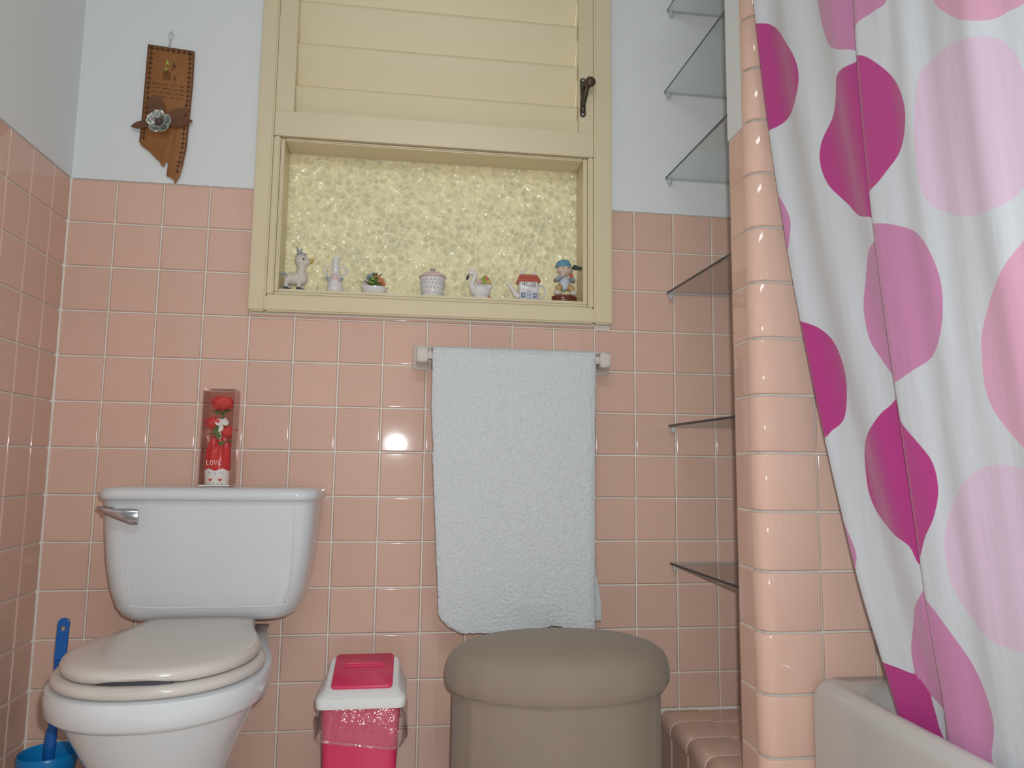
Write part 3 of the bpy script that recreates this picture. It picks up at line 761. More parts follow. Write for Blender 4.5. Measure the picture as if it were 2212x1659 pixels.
for ly_, (n, R_, w_, up_) in enumerate(((5, .029, .0145, .35), (4, .020, .012, .9))):
    for i in range(n):
        a = 2*math.pi*i/n + .4 + ly_*.6
        mb = MB(); rad = Vector((math.cos(a), 0, math.sin(a))); tan = Vector((-math.sin(a), 0, math.cos(a)))
        vs = []
        for t, k in ((0, .35), (.35, .95), (.7, 1.0), (.92, .75), (1, .35)):
            cc = fc + rad*R_*t + Vector((0, -R_*up_*t*t - .003*ly_, 0))
            for s_ in (-1, -.4, .4, 1): vs.append(cc + tan*w_*k*s_ + Vector((0, -.004*abs(s_)*t, 0)))
        fs = [(4*r+c_, 4*r+c_+1, 4*r+c_+5, 4*r+c_+4) for r in range(4) for c_ in range(3)]
        mb.add(vs, fs); po = mb.build('petal', M['silver'], pq); sd = po.modifiers.new('s', 'SOLIDIFY'); sd.thickness = .0012
mb = MB(); mb.ball(fc + Vector((0, -.010, 0)), (.009, .008, .009)); mb.build('flower_centre', M['knob'], pq)
# hanging chain and nail
for i in range(4):
    mb = MB(); c = PQ(1.925 + .006*i, 3.22 + .075*i, -.004); k = i % 2
    mb.tube([c + Vector((.0028*math.cos(t)*(1 if k else .45), .0028*math.cos(t)*(.3 if k else 1), .0055*math.sin(t))) for t in [2*math.pi*j/12 for j in range(12)]], .0007, 6, True)
    mb.build('chain_link', M['screw'], pq)
mb = MB(); c = PQ(1.95, 3.54, -.004)
mb.tube([c + Vector((.0055*math.cos(t), 0, .0062*math.sin(t))) for t in [2*math.pi*j/16 for j in range(16)]], .0008, 6, True); mb.build('chain_ring', M['screw'], pq)
mb = MB(); mb.tube([c + Vector((0, .008, .006)), c + Vector((0, -.004, .007))], .0012, 6); mb.build('nail', M['screw'], pq)

# ------------------------------------------------------------------ towel bar and towel
tbx = thing('towel_bar', 'pale ceramic towel bar on the pink tiles under the window', 'towel bar', V(10, 0, -3.8))
for x, sg in ((7.90, 1), (12.10, -1)):
    c = V(x, 0, -3.82) - tbx.location
    mb = MB(); mb.loft([[c + Vector((hx*sx, y, hz*sz)) for sx, sz in ((-1,-1),(1,-1),(1,1),(-1,1))] for y, hx, hz in ((-.004, .0245, .031), (-.010, .0245, .031), (-.013, .021, .027), (-.016, .0165, .023), (-.05, .0150, .020), (-.068, .0150, .0195), (-.073, .012, .016))])
    mb.build('post', M['ceramic'], tbx, bevel=.0025, ang=50)
mb = MB(); a = V(7.98, -.52, -3.82) - tbx.location; b = V(12.02, -.52, -3.82) - tbx.location
mb.loft([[a + Vector((0, y, z)) for y, z in ((-.009, -.009), (.009, -.009), (.009, .009), (-.009, .009))], [b + Vector((0, y, z)) for y, z in ((-.009, -.009), (.009, -.009), (.009, .009), (-.009, .009))]]); mb.build('bar', M['ceramic'], tbx, bevel=.003)
# towel: folded double over the bar
nu, nv = 60, 110
mb = MB(); vs = []
ztop = -3.66
def edgeL(z): return 8.10 + (.02 if z > -6 else 0) + .26*max(0, min(1, (-z-5.0)/4.2)) + .50*max(0, (-z-9.35)/.5)**2.2
def edgeR(z): return 11.85 - .05*max(0, min(1, (-z-4)/5))
fronts = [ztop - (9.86+ztop)*i/(nv) for i in range(nv+1)]
rows = []
for i in range(26, 0, -1):          # back sheet, from its lower hem up to the bar
    z = ztop - .12 - 5.95*i/26; rows.append(('b', z))
for k in range(7):                  # over the bar
    a = math.pi*k/6; rows.append(('o', a))
for z in fronts[2:]: rows.append(('f', z))
for kind, q in rows:
    for j in range(nu+1):
        u = j/nu
        if kind == 'b':
            dz = -ztop - .12 + q
            x = 8.22 + .45*max(0, min(1, (-q-5)/4)); x = x + (11.83 + .22*max(0, min(1, (-q-8.3)/1.0)) - x)*u; y = -.36 - .04*math.sin(6*u+q) ; z = q
            y = -.36 - .10*max(0, min(1, (-q-4)/3))
        elif kind == 'o':
            x = 8.12 + 3.73*u; y = -.55 + .19*math.cos(q) - .0; z = ztop - .12 + .14*math.sin(q)
        else:
            z = q; t = max(0, min(1, (-z-3.8)/6))
            l, r = edgeL(z), edgeR(z)
            x = l + (r-l)*u
            y = -.74 - .10*t + .018*math.sin(9*u + 1.2*z) * t + .02*math.sin(3.1*u - .7*z)
            # rounded hem corners and a small arch fold at the bottom
            d = (u-.60)/.20; arch = math.exp(-d*d)*max(0, (-z-9.25)/.6)
            z = z + .12*math.exp(-((u-.70)/.10)**2)*max(0, (-z-9.4)/.46)**2; y += .12*arch
            e_ = min(u, 1-u)*(r-l); y += .05*math.exp(-(e_/.07)**2)
        vs.append(V(x, y, z))
n = nu+1; fs = [(i*n+j, i*n+j+1, (i+1)*n+j+1, (i+1)*n+j) for i in range(len(rows)-1) for j in range(nu)]
mb.add(vs, fs); tw = mb.build('bath_towel', M['towel'], ang=180)
tag(tw, 'white terry towel hanging folded over the towel bar', 'towel')
sd = tw.modifiers.new('thick', 'SOLIDIFY'); sd.thickness = .007; sd.offset = 0
sb = tw.modifiers.new('sub', 'SUBSURF'); sb.levels = 1; sb.render_levels = 2
tx = bpy.data.textures.new('terry', 'CLOUDS'); tx.noise_scale = .006; tx.noise_depth = 2
dp = tw.modifiers.new('pile', 'DISPLACE'); dp.texture = tx; dp.strength = .0035; dp.texture_coords = 'LOCAL'

# ------------------------------------------------------------------ waste bin and its liner
bn = thing('waste_bin', 'hot pink swing-top waste bin with white lid rim beside the toilet', 'waste bin', V(6.88, -1.45, FL))
zb_ = lambda z: (z + ZT)*P
def br(hx, hy, z, r=.018): return rrect(-hx, hx, -hy, hy, r, z, 5)
mb = MB(); zr = zb_(-10.86)
mb.loft([br(.068, .058, .0), br(.070, .060, .004), br(.077, .067, zr*.5), br(.083, .073, zr), br(.080, .070, zr), br(.066, .056, .01)], True, True)
mb.build('body', M['binpink'], bn, ang=50)
mb = MB()
top = zb_(-10.25)
# white lid frame: skirt then a hood that leans back to the ridge
def lr_(hx, y0, y1, z0, z1, r=.016):
    pts = rrect(-hx, hx, y0, y1, r, 0, 5); return [(x, y, z0 + (z1-z0)*(y-y0)/(y1-y0)) for x, y, _ in pts]
mb.loft([lr_(.0925, -.082, .082, zr-.004, zr-.004), lr_(.0945, -.084, .084, zr+.008, zr+.008), lr_(.0935, -.083, .083, zr+.016, zr+.016), lr_(.088, -.078, .078, zr+.020, zr+.024), lr_(.081, -.070, .072, zr+.025, zr+.045), lr_(.078, -.066, .066, zr+.027, top-.004), lr_(.074, -.062, .058, zr+.029, top)])
lidf = mb.build('lid_frame', M['binwhite'], bn, ang=38)
# swing flap lying on the sloping front
sl0 = Vector((0, -.062, zr+.029)); sl1 = Vector((0, .058, top)); dv = (sl1-sl0); nv_ = Vector((0, -dv.z, dv.y)).normalized()
def FP(x, t, h): return sl0 + dv*t + Vector((x, 0, 0)) + nv_*h
mb = MB(); 
def fl_ring(hx, t0, t1, h): return [FP(x, y, h) for x, y, _ in rrect(-hx, hx, t0, t1, .06, 0, 4)]
def fl_ring(hx, t0, t1, h):
    L_ = dv.length; return [FP(x, y/L_, h) for x, y, _ in rrect(-hx, hx, t0*L_, t1*L_, .009, 0, 4)]
mb.loft([fl_ring(.064, .02, 1.02, .0), fl_ring(.0645, .015, 1.025, .004), fl_ring(.062, .03, 1.01, .0065)])
flp = mb.build('swing_flap', M['binpink'], bn, ang=45)
mb = MB(); L_ = dv.length
mb.loft([[FP(x, .66 + y/L_, h) for x, y, _ in rrect(-a_, a_, -b_, b_, min(b_, .0055)*.99, 0, 4)] for a_, b_, h in ((.045, .0065, .006), (.044, .0055, .0085), (.042, .004, .0088), (.040, .003, .0066))]); mb.build('finger_groove', M['binpink'], flp)
# thin clear bag turned over the rim, hanging outside
mb = MB(); rings = []
rg = random.Random(8); ph = [rg.uniform(0, 6.28) for _ in range(8)]
def bag_ring(z, grow, amp):
    out = []
    for x, y, _ in rrect(-.083-grow, .083+grow, -.073-grow, .073+grow, .02+grow, 0, 14):
        a = math.atan2(y, x); k = amp*(math.sin(7*a+ph[0]+z*60)*.5 + math.sin(13*a+ph[1]-z*90)*.35 + math.sin(23*a+ph[2])*.25)
        s_ = 1 + k; zz = z
        if amp > .03: zz += .010*math.sin(2.2*a+1.0) + .004*math.sin(9*a)
        if x > .06: s_ += amp*1.1
        out.append((x*s_, y*s_, zz))
    return out
z0 = zr - .006
mb.loft([bag_ring(zr-.001, .0015, 0), bag_ring(z0-.005, .004, .008), bag_ring(z0-.02, .009, .03), bag_ring(z0-.035, .011, .04), bag_ring(z0-.05, .011, .045), bag_ring(z0-.062, .009, .045), bag_ring(z0-.070, .006, .04), bag_ring(z0-.066, .003, .035)], False, False)
lin = mb.build('bin_liner', M['bag'], ang=80, loc=bn.location); tag(lin, 'crumpled clear plastic liner folded over the pink bin rim', 'bin liner')

# ------------------------------------------------------------------ round stool
st = thing('oval_stool', 'oval taupe fabric stool with padded top, standing below the towel', 'stool', V(10.66, -2.40, FL))
SY = .68
mb = MB(); R0 = 2.19*P; zc = (-10.16+ZT)*P
prof = []
for r, z in ((1.0, .02), (.0, .0)): pass
pr = [(.90, -.024), (.965, -.028), (.99, -.023), (1.0, -.010), (1.0, .0), (.985, .016), (.95, .027), (.88, .036), (.75, .044), (.5, .051), (.25, .054), (.03, .055)]
rings = []
for r, z in pr:
    ring = []
    for i in range(96):
        t = 2*math.pi*i/96
        pk = .0022*math.sin(17*t + 2*math.sin(3*t))*math.exp(-((z+.022)/.02)**2)
        ring.append(((R0*r + pk)*math.cos(t), (R0*r + pk)*math.sin(t)*SY, zc + z*1.25 + pk*.5))
    rings.append(ring)
mb.loft(rings); mb.build('cushion', M['taupe'], st, ang=70)
mb = MB(); rings = []
for k in range(0, 15):
    z = (zc - .022)*k/14; ring = []
    for i in range(160):
        t = 2*math.pi*i/160
        fold = .0045*max(0, math.sin(7*t + .9*math.sin(2*t)))**6 + .0018*math.sin(5*t + .3*k/14)
        rr = R0*.925 + fold*(1 - .15*k/14)
        ring.append((rr*math.cos(t), rr*math.sin(t)*SY, z))
    rings.append(ring)
mb.loft(rings); mb.build('skirt', M['taupe'], st, ang=70)
# ------------------------------------------------------------------ ornaments on the window sill
SZ = -2.333
def orn(name, label, cat_, px, y=.18): return thing(name, label, cat_, V(px, y, SZ), 'ornaments on the window sill')
# donkey
dk = orn('donkey_figurine', 'small grey and white donkey figurine at the left end of the sill', 'figurine', 4.98)
mb = MB()
mb.ball((-.004, 0, .033), (.024, .015, .017)); mb.ball((.012, 0, .036), (.015, .014, .018)); mb.ball((-.018, 0, .034), (.013, .014, .016))
mb.tube([(.008, 0, .040), (.010, 0, .060), (.009, 0, .075)], [.014, .0115, .012], 12)
mb.ball((.008, 0, .082), (.0175, .015, .017)); mb.ball((.020, 0, .079), (.012, .0105, .0115))
for x, y in ((.006, -.008), (.012, .008), (-.026, -.008), (-.021, .008)): mb.tube([(x, y, .004), (x, y, .02), (x+.002, y*.9, .032)], [.0062, .0058, .008], 10)
remesh(mb.build('body', M['porcshade'], dk), .0016)
for s_ in (-1, 1):
    mb = MB(); mb.ball((.003+.002*s_, s_*.007, .104), (.0030, .0035, .014), rot=Matrix.Rotation(.25*s_-.1, 3, 'Y').to_quaternion()); mb.build('ear', M['grey'], dk)
mb = MB(); mb.ball((.0335, 0, .0825), (.0055, .008, .0085), rot=Matrix.Rotation(.5, 3, 'Y').to_quaternion()); mb.build('muzzle', M['yellow'], dk)
mb = MB(); mb.ball((.011, 0, .098), (.009, .005, .006)); mb.ball((.003, 0, .097), (.008, .005, .006)); mb.build('mane', M['grey'], dk)
mb = MB(); mb.tube([(-.027, 0, .042), (-.032, 0, .048), (-.037, 0, .046)], [.002, .0028, .0036], 8); mb.ball((-.037, 0, .046), (.006, .004, .004)); mb.build('tail', M['grey'], dk)
for x, y in ((.006, -.008), (.012, .008), (-.026, -.008), (-.021, .008)):
    mb = MB(); mb.lathe([(.0075, 0), (.0075, .004), (.0062, .010)], (x, y, 0), 10); mb.build('hoof', M['navy'], dk)
for s_ in (-1, 1):
    mb = MB(); mb.ball((.015, s_*.0125, .083), (.0028, .0018, .003)); mb.build('eye', M['dark'], dk)
# two handled vase
vs_ = orn('bud_vase', 'white porcelain bud vase with two looped handles and pink roses', 'vase', 5.84)
MBv = MB().lathe([(.018, 0), (.022, .002), (.0225, .008), (.021, .014), (.0185, .022), (.017, .032), (.0135, .044), (.0105, .052), (.0092, .060), (.0090, .090), (.0096, .0935), (.0075, .0935), (.007, .06)], n=24); MBv.build('vase_body', M['porc'], vs_)
for s_ in (-1, 1):
    mb = MB(); mb.tube([(s_*.010, 0, .066), (s_*.018, 0, .071), (s_*.027, 0, .070), (s_*.031, 0, .062), (s_*.027, 0, .054), (s_*.020, 0, .050), (s_*.0135, 0, .042)], .0024, 8); mb.build('handle', M['porc'], vs_)
mb = MB()
for x, z, r in ((0, .040, .009), (-.006, .032, .006), (.007, .031, .006), (.001, .026, .006)): mb.ball((x, -.013, z), (r, r*.6, r))
mb.build('rose_relief', M['porcpink'], vs_)
mb = MB()
for s_ in (-1, 1): leaf(mb, (s_*.006, -.012, .030), (s_*1.2, -.3, .5), .018, .006, (0, 1, 0))
mb.build('leaf_relief', M['grey'], vs_)
# bowl of flowers
fb = orn('flower_bowl', 'small white oval bowl filled with orange and green ceramic flowers', 'flower bowl', 6.74)
MB().lathe([(.018, 0), (.021, .001), (.026, .010), (.029, .018), (.0295, .020), (.026, .019), (.02, .012)], n=28, sx=1.2, sy=.8).build('bowl', M['porc'], fb)
rg = random.Random(3)
mb = MB()
for i in range(90):
    a = rg.uniform(0, 6.28); e_ = rg.uniform(.1, 1.4); d = (math.cos(a)*math.cos(e_)*1.1, math.sin(a)*math.cos(e_)*.7, math.sin(e_)); r = rg.uniform(.008, .026)
    leaf(mb, (d[0]*r, d[1]*r, .020 + d[2]*r), d, rg.uniform(.010, .020), .0038)
mb.build('foliage', M['green'], fb)
for x, y, z, r, m_ in ((.016, -.008, .036, .009, 'orange'), (.006, -.010, .044, .007, 'orange'), (-.012, -.006, .046, .009, 'grey'), (.0, .004, .052, .009, 'grey'), (-.020, -.004, .032, .008, 'porcpink'), (.022, .002, .030, .007, 'orange'), (-.004, -.014, .034, .007, 'lime'), (-.022, -.010, .022, .006, 'porc')):
    mb = MB(); mb.ball((x, y, z), r*.55)
    for i in range(6):
        a = i*math.pi/3; mb.ball((x + r*.7*math.cos(a), y - .001, z + r*.7*math.sin(a)), (r*.42, r*.25, r*.42), n=8, k=6)
    mb.build('flower', M[m_], fb)
# pierced basket jar
bj = orn('basket_jar', 'white porcelain jar pierced like a basket, with a lid', 'jar', 8.10)
MB().lathe([(.022, 0), (.0255, .001), (.0275, .006), (.030, .022), (.0325, .042), (.033, .050), (.030, .052)], n=36).build('jar_body', M['porc'], bj)
MB().lathe([(.034, .050), (.0365, .052), (.036, .0555), (.030, .060), (.020, .066), (.010, .0695), (.004, .070)], n=36).build('lid', M['porcpink'], bj)
mb = MB(); mb.ball((0, 0, .073), (.006, .006, .004)); mb.ball((-.004, -.002, .0745), .0028); mb.ball((.005, -.001, .0745), .0028); mb.build('knob', M['grey'], bj)
mb = MB()
for z, r in ((.010, .0283), (.022, .0302), (.033, .0316), (.041, .0325)):
    for i in range(20):
        a = 2*math.pi*(i + (.5 if z in (.022, .041) else 0))/20
        c = Vector((r*math.cos(a), r*math.sin(a), z)); mb.ball(c, (.0012, .0012, .0032), n=6, k=5)
mb.build('piercing', M['grey'], bj)
# swan
sw = orn('swan_planter', 'white porcelain swan planter with flowers on its back', 'figurine', 9.22)
mb = MB(); mb.ball((.004, 0, .022), (.027, .019, .021)); mb.ball((.024, 0, .034), (.012, .011, .010), rot=Matrix.Rotation(-.7, 3, 'Y').to_quaternion())
mb.tube([(-.014, 0, .026), (-.022, 0, .040), (-.015, 0, .054), (-.011, 0, .065), (-.016, 0, .073), (-.024, 0, .072), (-.028, 0, .066)], [.012, .0085, .0068, .0062, .0068, .0072, .005], 10)
mb.lathe([(.016, 0), (.018, .001), (.017, .006)], (.004, 0, 0), 16, 1.2, .9)
remesh(mb.build('body', M['porc'], sw), .0015)
mb = MB(); mb.ball((-.0315, 0, .058), (.0035, .003, .007), rot=Matrix.Rotation(.35, 3, 'Y').to_quaternion()); mb.build('beak', M['dark'], sw)
mb = MB(); mb.ball((-.026, -.005, .0665), .0012); mb.ball((-.026, .005, .0665), .0012); mb.build('eye', M['dark'], sw)
mb = MB()
for i in range(40):
    a = rg.uniform(0, 6.28); e_ = rg.uniform(.0, 1.3); d = (math.cos(a)*math.cos(e_), math.sin(a)*math.cos(e_)*.7, math.sin(e_)); r = rg.uniform(.004, .014)
    leaf(mb, (.012 + d[0]*r, d[1]*r, .042 + d[2]*r), d, rg.uniform(.009, .015), .003)
mb.build('foliage', M['lime'], sw)
for x, z, r, m_ in ((-.002, .046, .008, 'porcpink'), (.016, .056, .006, 'orange'), (.024, .046, .006, 'yellow'), (.010, .050, .006, 'lime')):
    mb = MB(); mb.ball((x, -.012, z), r*.5)
    for i in range(5): a = i*2*math.pi/5; mb.ball((x + r*.65*math.cos(a), -.011, z + r*.65*math.sin(a)), (r*.45, r*.25, r*.45), n=8, k=6)
    mb.build('flower', M[m_], sw)
mb = MB(); mb.ball((.026, -.004, .006), (.005, .003, .0035)); mb.ball((.020, -.012, .002), (.004, .003, .002)); mb.build('foot', M['roofred'], sw)
# house teapot
tp = orn('house_teapot', 'miniature teapot shaped like a house with a red roof', 'teapot', 10.40)
mb = MB(); mb.loft([rrect(-.0245, .0245, -.018, .018, .007, 0), rrect(-.026, .026, -.019, .019, .007, .003), rrect(-.026, .026, -.019, .019, .007, .050), rrect(-.024, .024, -.017, .017, .006, .054)]); mb.build('house_body', M['porc'], tp, ang=60)
mb = MB(); mb.loft([rrect(-.030, .030, -.0225, .0225, .006, .050), rrect(-.0315, .0315, -.024, .024, .006, .0525), rrect(-.031, .031, -.023, .023, .007, .055), rrect(-.025, .025, -.010, .010, .006, .0715), rrect(-.022, .022, -.006, .006, .005, .073)]); mb.build('roof', M['roofred'], tp, ang=60)
for x in (-.017, .017):
    mb = MB(); mb.lathe([(.0055, .066), (.0050, .078), (.0032, .083), (.001, .0845)], (x, 0, 0), 10); mb.build('chimney', M['porc'], tp)
mb = MB(); mb.tube([(-.024, 0, .012), (-.034, 0, .018), (-.041, 0, .030), (-.049, 0, .042), (-.055, 0, .048)], [.009, .0075, .0055, .0042, .004], 12); mb.build('spout', M['porc'], tp)
mb = MB(); mb.tube([(.025, 0, .044), (.038, 0, .046), (.045, 0, .040), (.047, 0, .028), (.042, 0, .016), (.034, 0, .010), (.025, 0, .008)], .0026, 8); mb.build('handle', M['porc'], tp)
mb = MB()
def frame(mb, cx, cz, hx, hz, r=.0006, y=-.0196):
    mb.tube([(cx-hx, y, cz-hz), (cx+hx, y, cz-hz), (cx+hx, y, cz+hz), (cx-hx, y, cz+hz)], r, 4, True); mb.tube([(cx, y, cz-hz), (cx, y, cz+hz)], r, 4); mb.tube([(cx-hx, y, cz), (cx+hx, y, cz)], r, 4)
for x in (-.0125, .0125): frame(mb, x, .041, .005, .0055); 
for z in (.036, .040): mb.box((-.006, -.0199, z), (.006, -.0190, z+.001))
mb.build('upper_window_print', M['dark'], tp)
mb = MB()
for x in (-.0155, .0155): mb.box((x-.0055, -.0198, .006), (x+.0055, -.0185, .020)); 
frame(mb, 0, .014, .005, .012)
mb.build('door_print', M['bluepaint'], tp)
for x in (-.0155, .0155):
    mb = MB(); frame(mb, x, .013, .0035, .005, .0007, -.0202); mb.build('lower_window_print', M['porc'], tp)
mb = MB(); mb.box((-.026, -.0197, .0005), (.026, .0, .0030)); mb.build('base_band', M['porcpink'], tp)
# boy with cap
by = orn('boy_figurine', 'boy figurine in a blue cap sitting on a brown base, right end of the sill', 'figurine', 11.29, .16)
MB().lathe([(.033, 0), (.036, .001), (.036, .006), (.0335, .009), (.0345, .012), (.034, .016), (.030, .018), (.01, .0185)], n=36, sy=.75).build('base', M['wood'], by)
mb = MB()
for s_ in (-1, 1):
    mb.tube([(s_*.009, .004, .044), (s_*.018, -.010, .038), (s_*.020, -.014, .026)], [.010, .009, .007], 10)
remesh(mb.build('shorts', M['khaki'], by), .0018)
for s_ in (-1, 1):
    mb = MB(); mb.ball((s_*.021, -.016, .0235), (.0115, .013, .0070)); mb.tube([(s_*.020, -.012, .024), (s_*.020, -.011, .036)], [.0075, .0065], 10)
    remesh(mb.build('shoe', M['porcshade'], by), .0018)
mb = MB(); mb.ball((0, .002, .056), (.016, .013, .019)); mb.ball((0, .003, .044), (.0155, .013, .012)); remesh(mb.build('shirt', M['shirt'], by), .002)
mb = MB()
for s_, hx, hz in ((-1, -.008, .073), (1, .014, .069)): mb.tube([(s_*.014, .003, .068), (s_*.025, -.002, .060), (s_*.022, -.010, .062), (hx, -.016, hz)], [.007, .0065, .006, .005], 10)
remesh(mb.build('sleeves', M['grey'], by), .0018)
mb = MB(); mb.ball((0, -.002, .090), (.0200, .0185, .0175), n=20, k=14); mb.ball((.0195, .0, .086), (.004, .004, .005)); mb.ball((-.0195, .0, .086), (.004, .004, .005)); mb.ball((0, -.0205, .087), (.0025, .0025, .0022))
for hx, hz in ((-.008, .073), (.014, .069)):
    mb.ball((hx, -.018, hz), (.005, .0045, .0055))
    for q in range(4): mb.ball((hx - .004 + .0026*q, -.0215, hz+.003), (.0014, .0022, .0038), n=6, k=5)
remesh(mb.build('head_and_hands', M['skin'], by), .0013, 1)
mb = MB(); mb.ball((-.0065, -.0192, .092), (.0017, .0012, .0024), n=8, k=6); mb.ball((.0065, -.0192, .092), (.0017, .0012, .0024), n=8, k=6); mb.build('eyes', M['dark'], by)
mb = MB(); mb.ball((.002, -.0205, .0805), (.0035, .001, .0012), n=8, k=6); mb.build('mouth', M['porcpink'], by)
mb = MB(); mb.ball((.014, -.0225, .070), (.0055, .005, .0055)); mb.build('apple', M['roofred'], by)
mb = MB(); rings = []
for k in range(8):
    t = k/7*1.45; rr = .0222*math.cos(t*.98); ring = []
    for i in range(32):
        a = 2*math.pi*i/32; sc = 1 + .02*math.cos(8*a)*(1 - k/8)
        ring.append((-.002 + rr*sc*math.cos(a), .001 + rr*sc*math.sin(a)*.95, .096 + .0225*math.sin(t)))
    rings.append(ring)
mb.loft(rings, True, True); cp = mb.build('cap', M['capblue'], by); cp.rotation_euler = (0, .10, 0); cp.location = (-.010, 0, .001)
mb = MB(); out = []
for i in range(13):
    a = math.radians(-75 + 150*i/12); out.append((.012 + .034*math.cos(a)*1.15, .0195*math.sin(a)))
mb.loft([[(x, y - .004, .098 - (x-.02)*.22 - .00*y) for x, y in out], [(x, y - .004, .1005 - (x-.02)*.22) for x, y in out]]); mb.build('cap_brim', M['navy'], by)

# ------------------------------------------------------------------ bathtub
tub = thing('bathtub', 'off-white bathtub with rounded rim behind the shower curtain', 'bathtub', V(17.8, -12, FL))
mb = MB(); X0_, X1_, Y0_, Y1_ = 14.37, RW-.03, -18.9, -5.11
def tr_(ins, z, r): return [V(x, y, z) - tub.location for x, y, _ in rrect(X0_+ins, X1_-ins, Y0_+ins, Y1_-(ins*.35 if ins < .2 else .07+(ins-.18)*5), r, 0, 8)]
mb.loft([tr_(.02, FL, .10), tr_(0, FL+.1, .10), tr_(0, -10.02, .10), tr_(.02, -9.90, .12), tr_(.06, -9.80, .16), tr_(.12, -9.725, .2), tr_(.18, -9.70, .26), tr_(.25, -9.71, .35), tr_(.31, -9.76, .5), tr_(.37, -9.92, .6), tr_(.6, -11.2, .8), tr_(1.0, -12.2, 1.0), tr_(1.4, -12.7, 1.0), tr_(2.0, -12.8, .8)], True, True)
mb.build('tub_shell', M['tub'], tub, ang=60)

# ------------------------------------------------------------------ shower rod and curtain
rod = MB(); rod.tube([V(13.32, PF, 5.45), V(13.32, RE, 5.45)], .0125, 14)
ro = rod.build('curtain_rod', M['chrome']); tag(ro, 'chrome rod that carries the shower curtain', 'curtain rod')
PE = (-0.000194683, -0.0150598, -0.00227697, -5.41397); PC = (-0.00139073, -0.024649, -0.143632, -8.07743)
def pv(c, z): return ((c[0]*z + c[1])*z + c[2])*z + c[3]
def yE(z): return pv(PE, min(z, 2.6))
def yC(z):
    return pv(PC, z) if z < .8 else pv(PC, .8) - .10*(z-.8)
def xB(z):
    t = max(0, min(1, (-7.8-z)/1.9)); return 13.6 + (2-z)*1.25/11.8 + .08*t*t*(3-2*t)
COLS = {'deep': (0.50, 0.040, 0.25), 'mid': (0.62, 0.25, 0.46), 'rose': (0.73, 0.385, 0.53), 'pale': (0.74, 0.565, 0.71)}
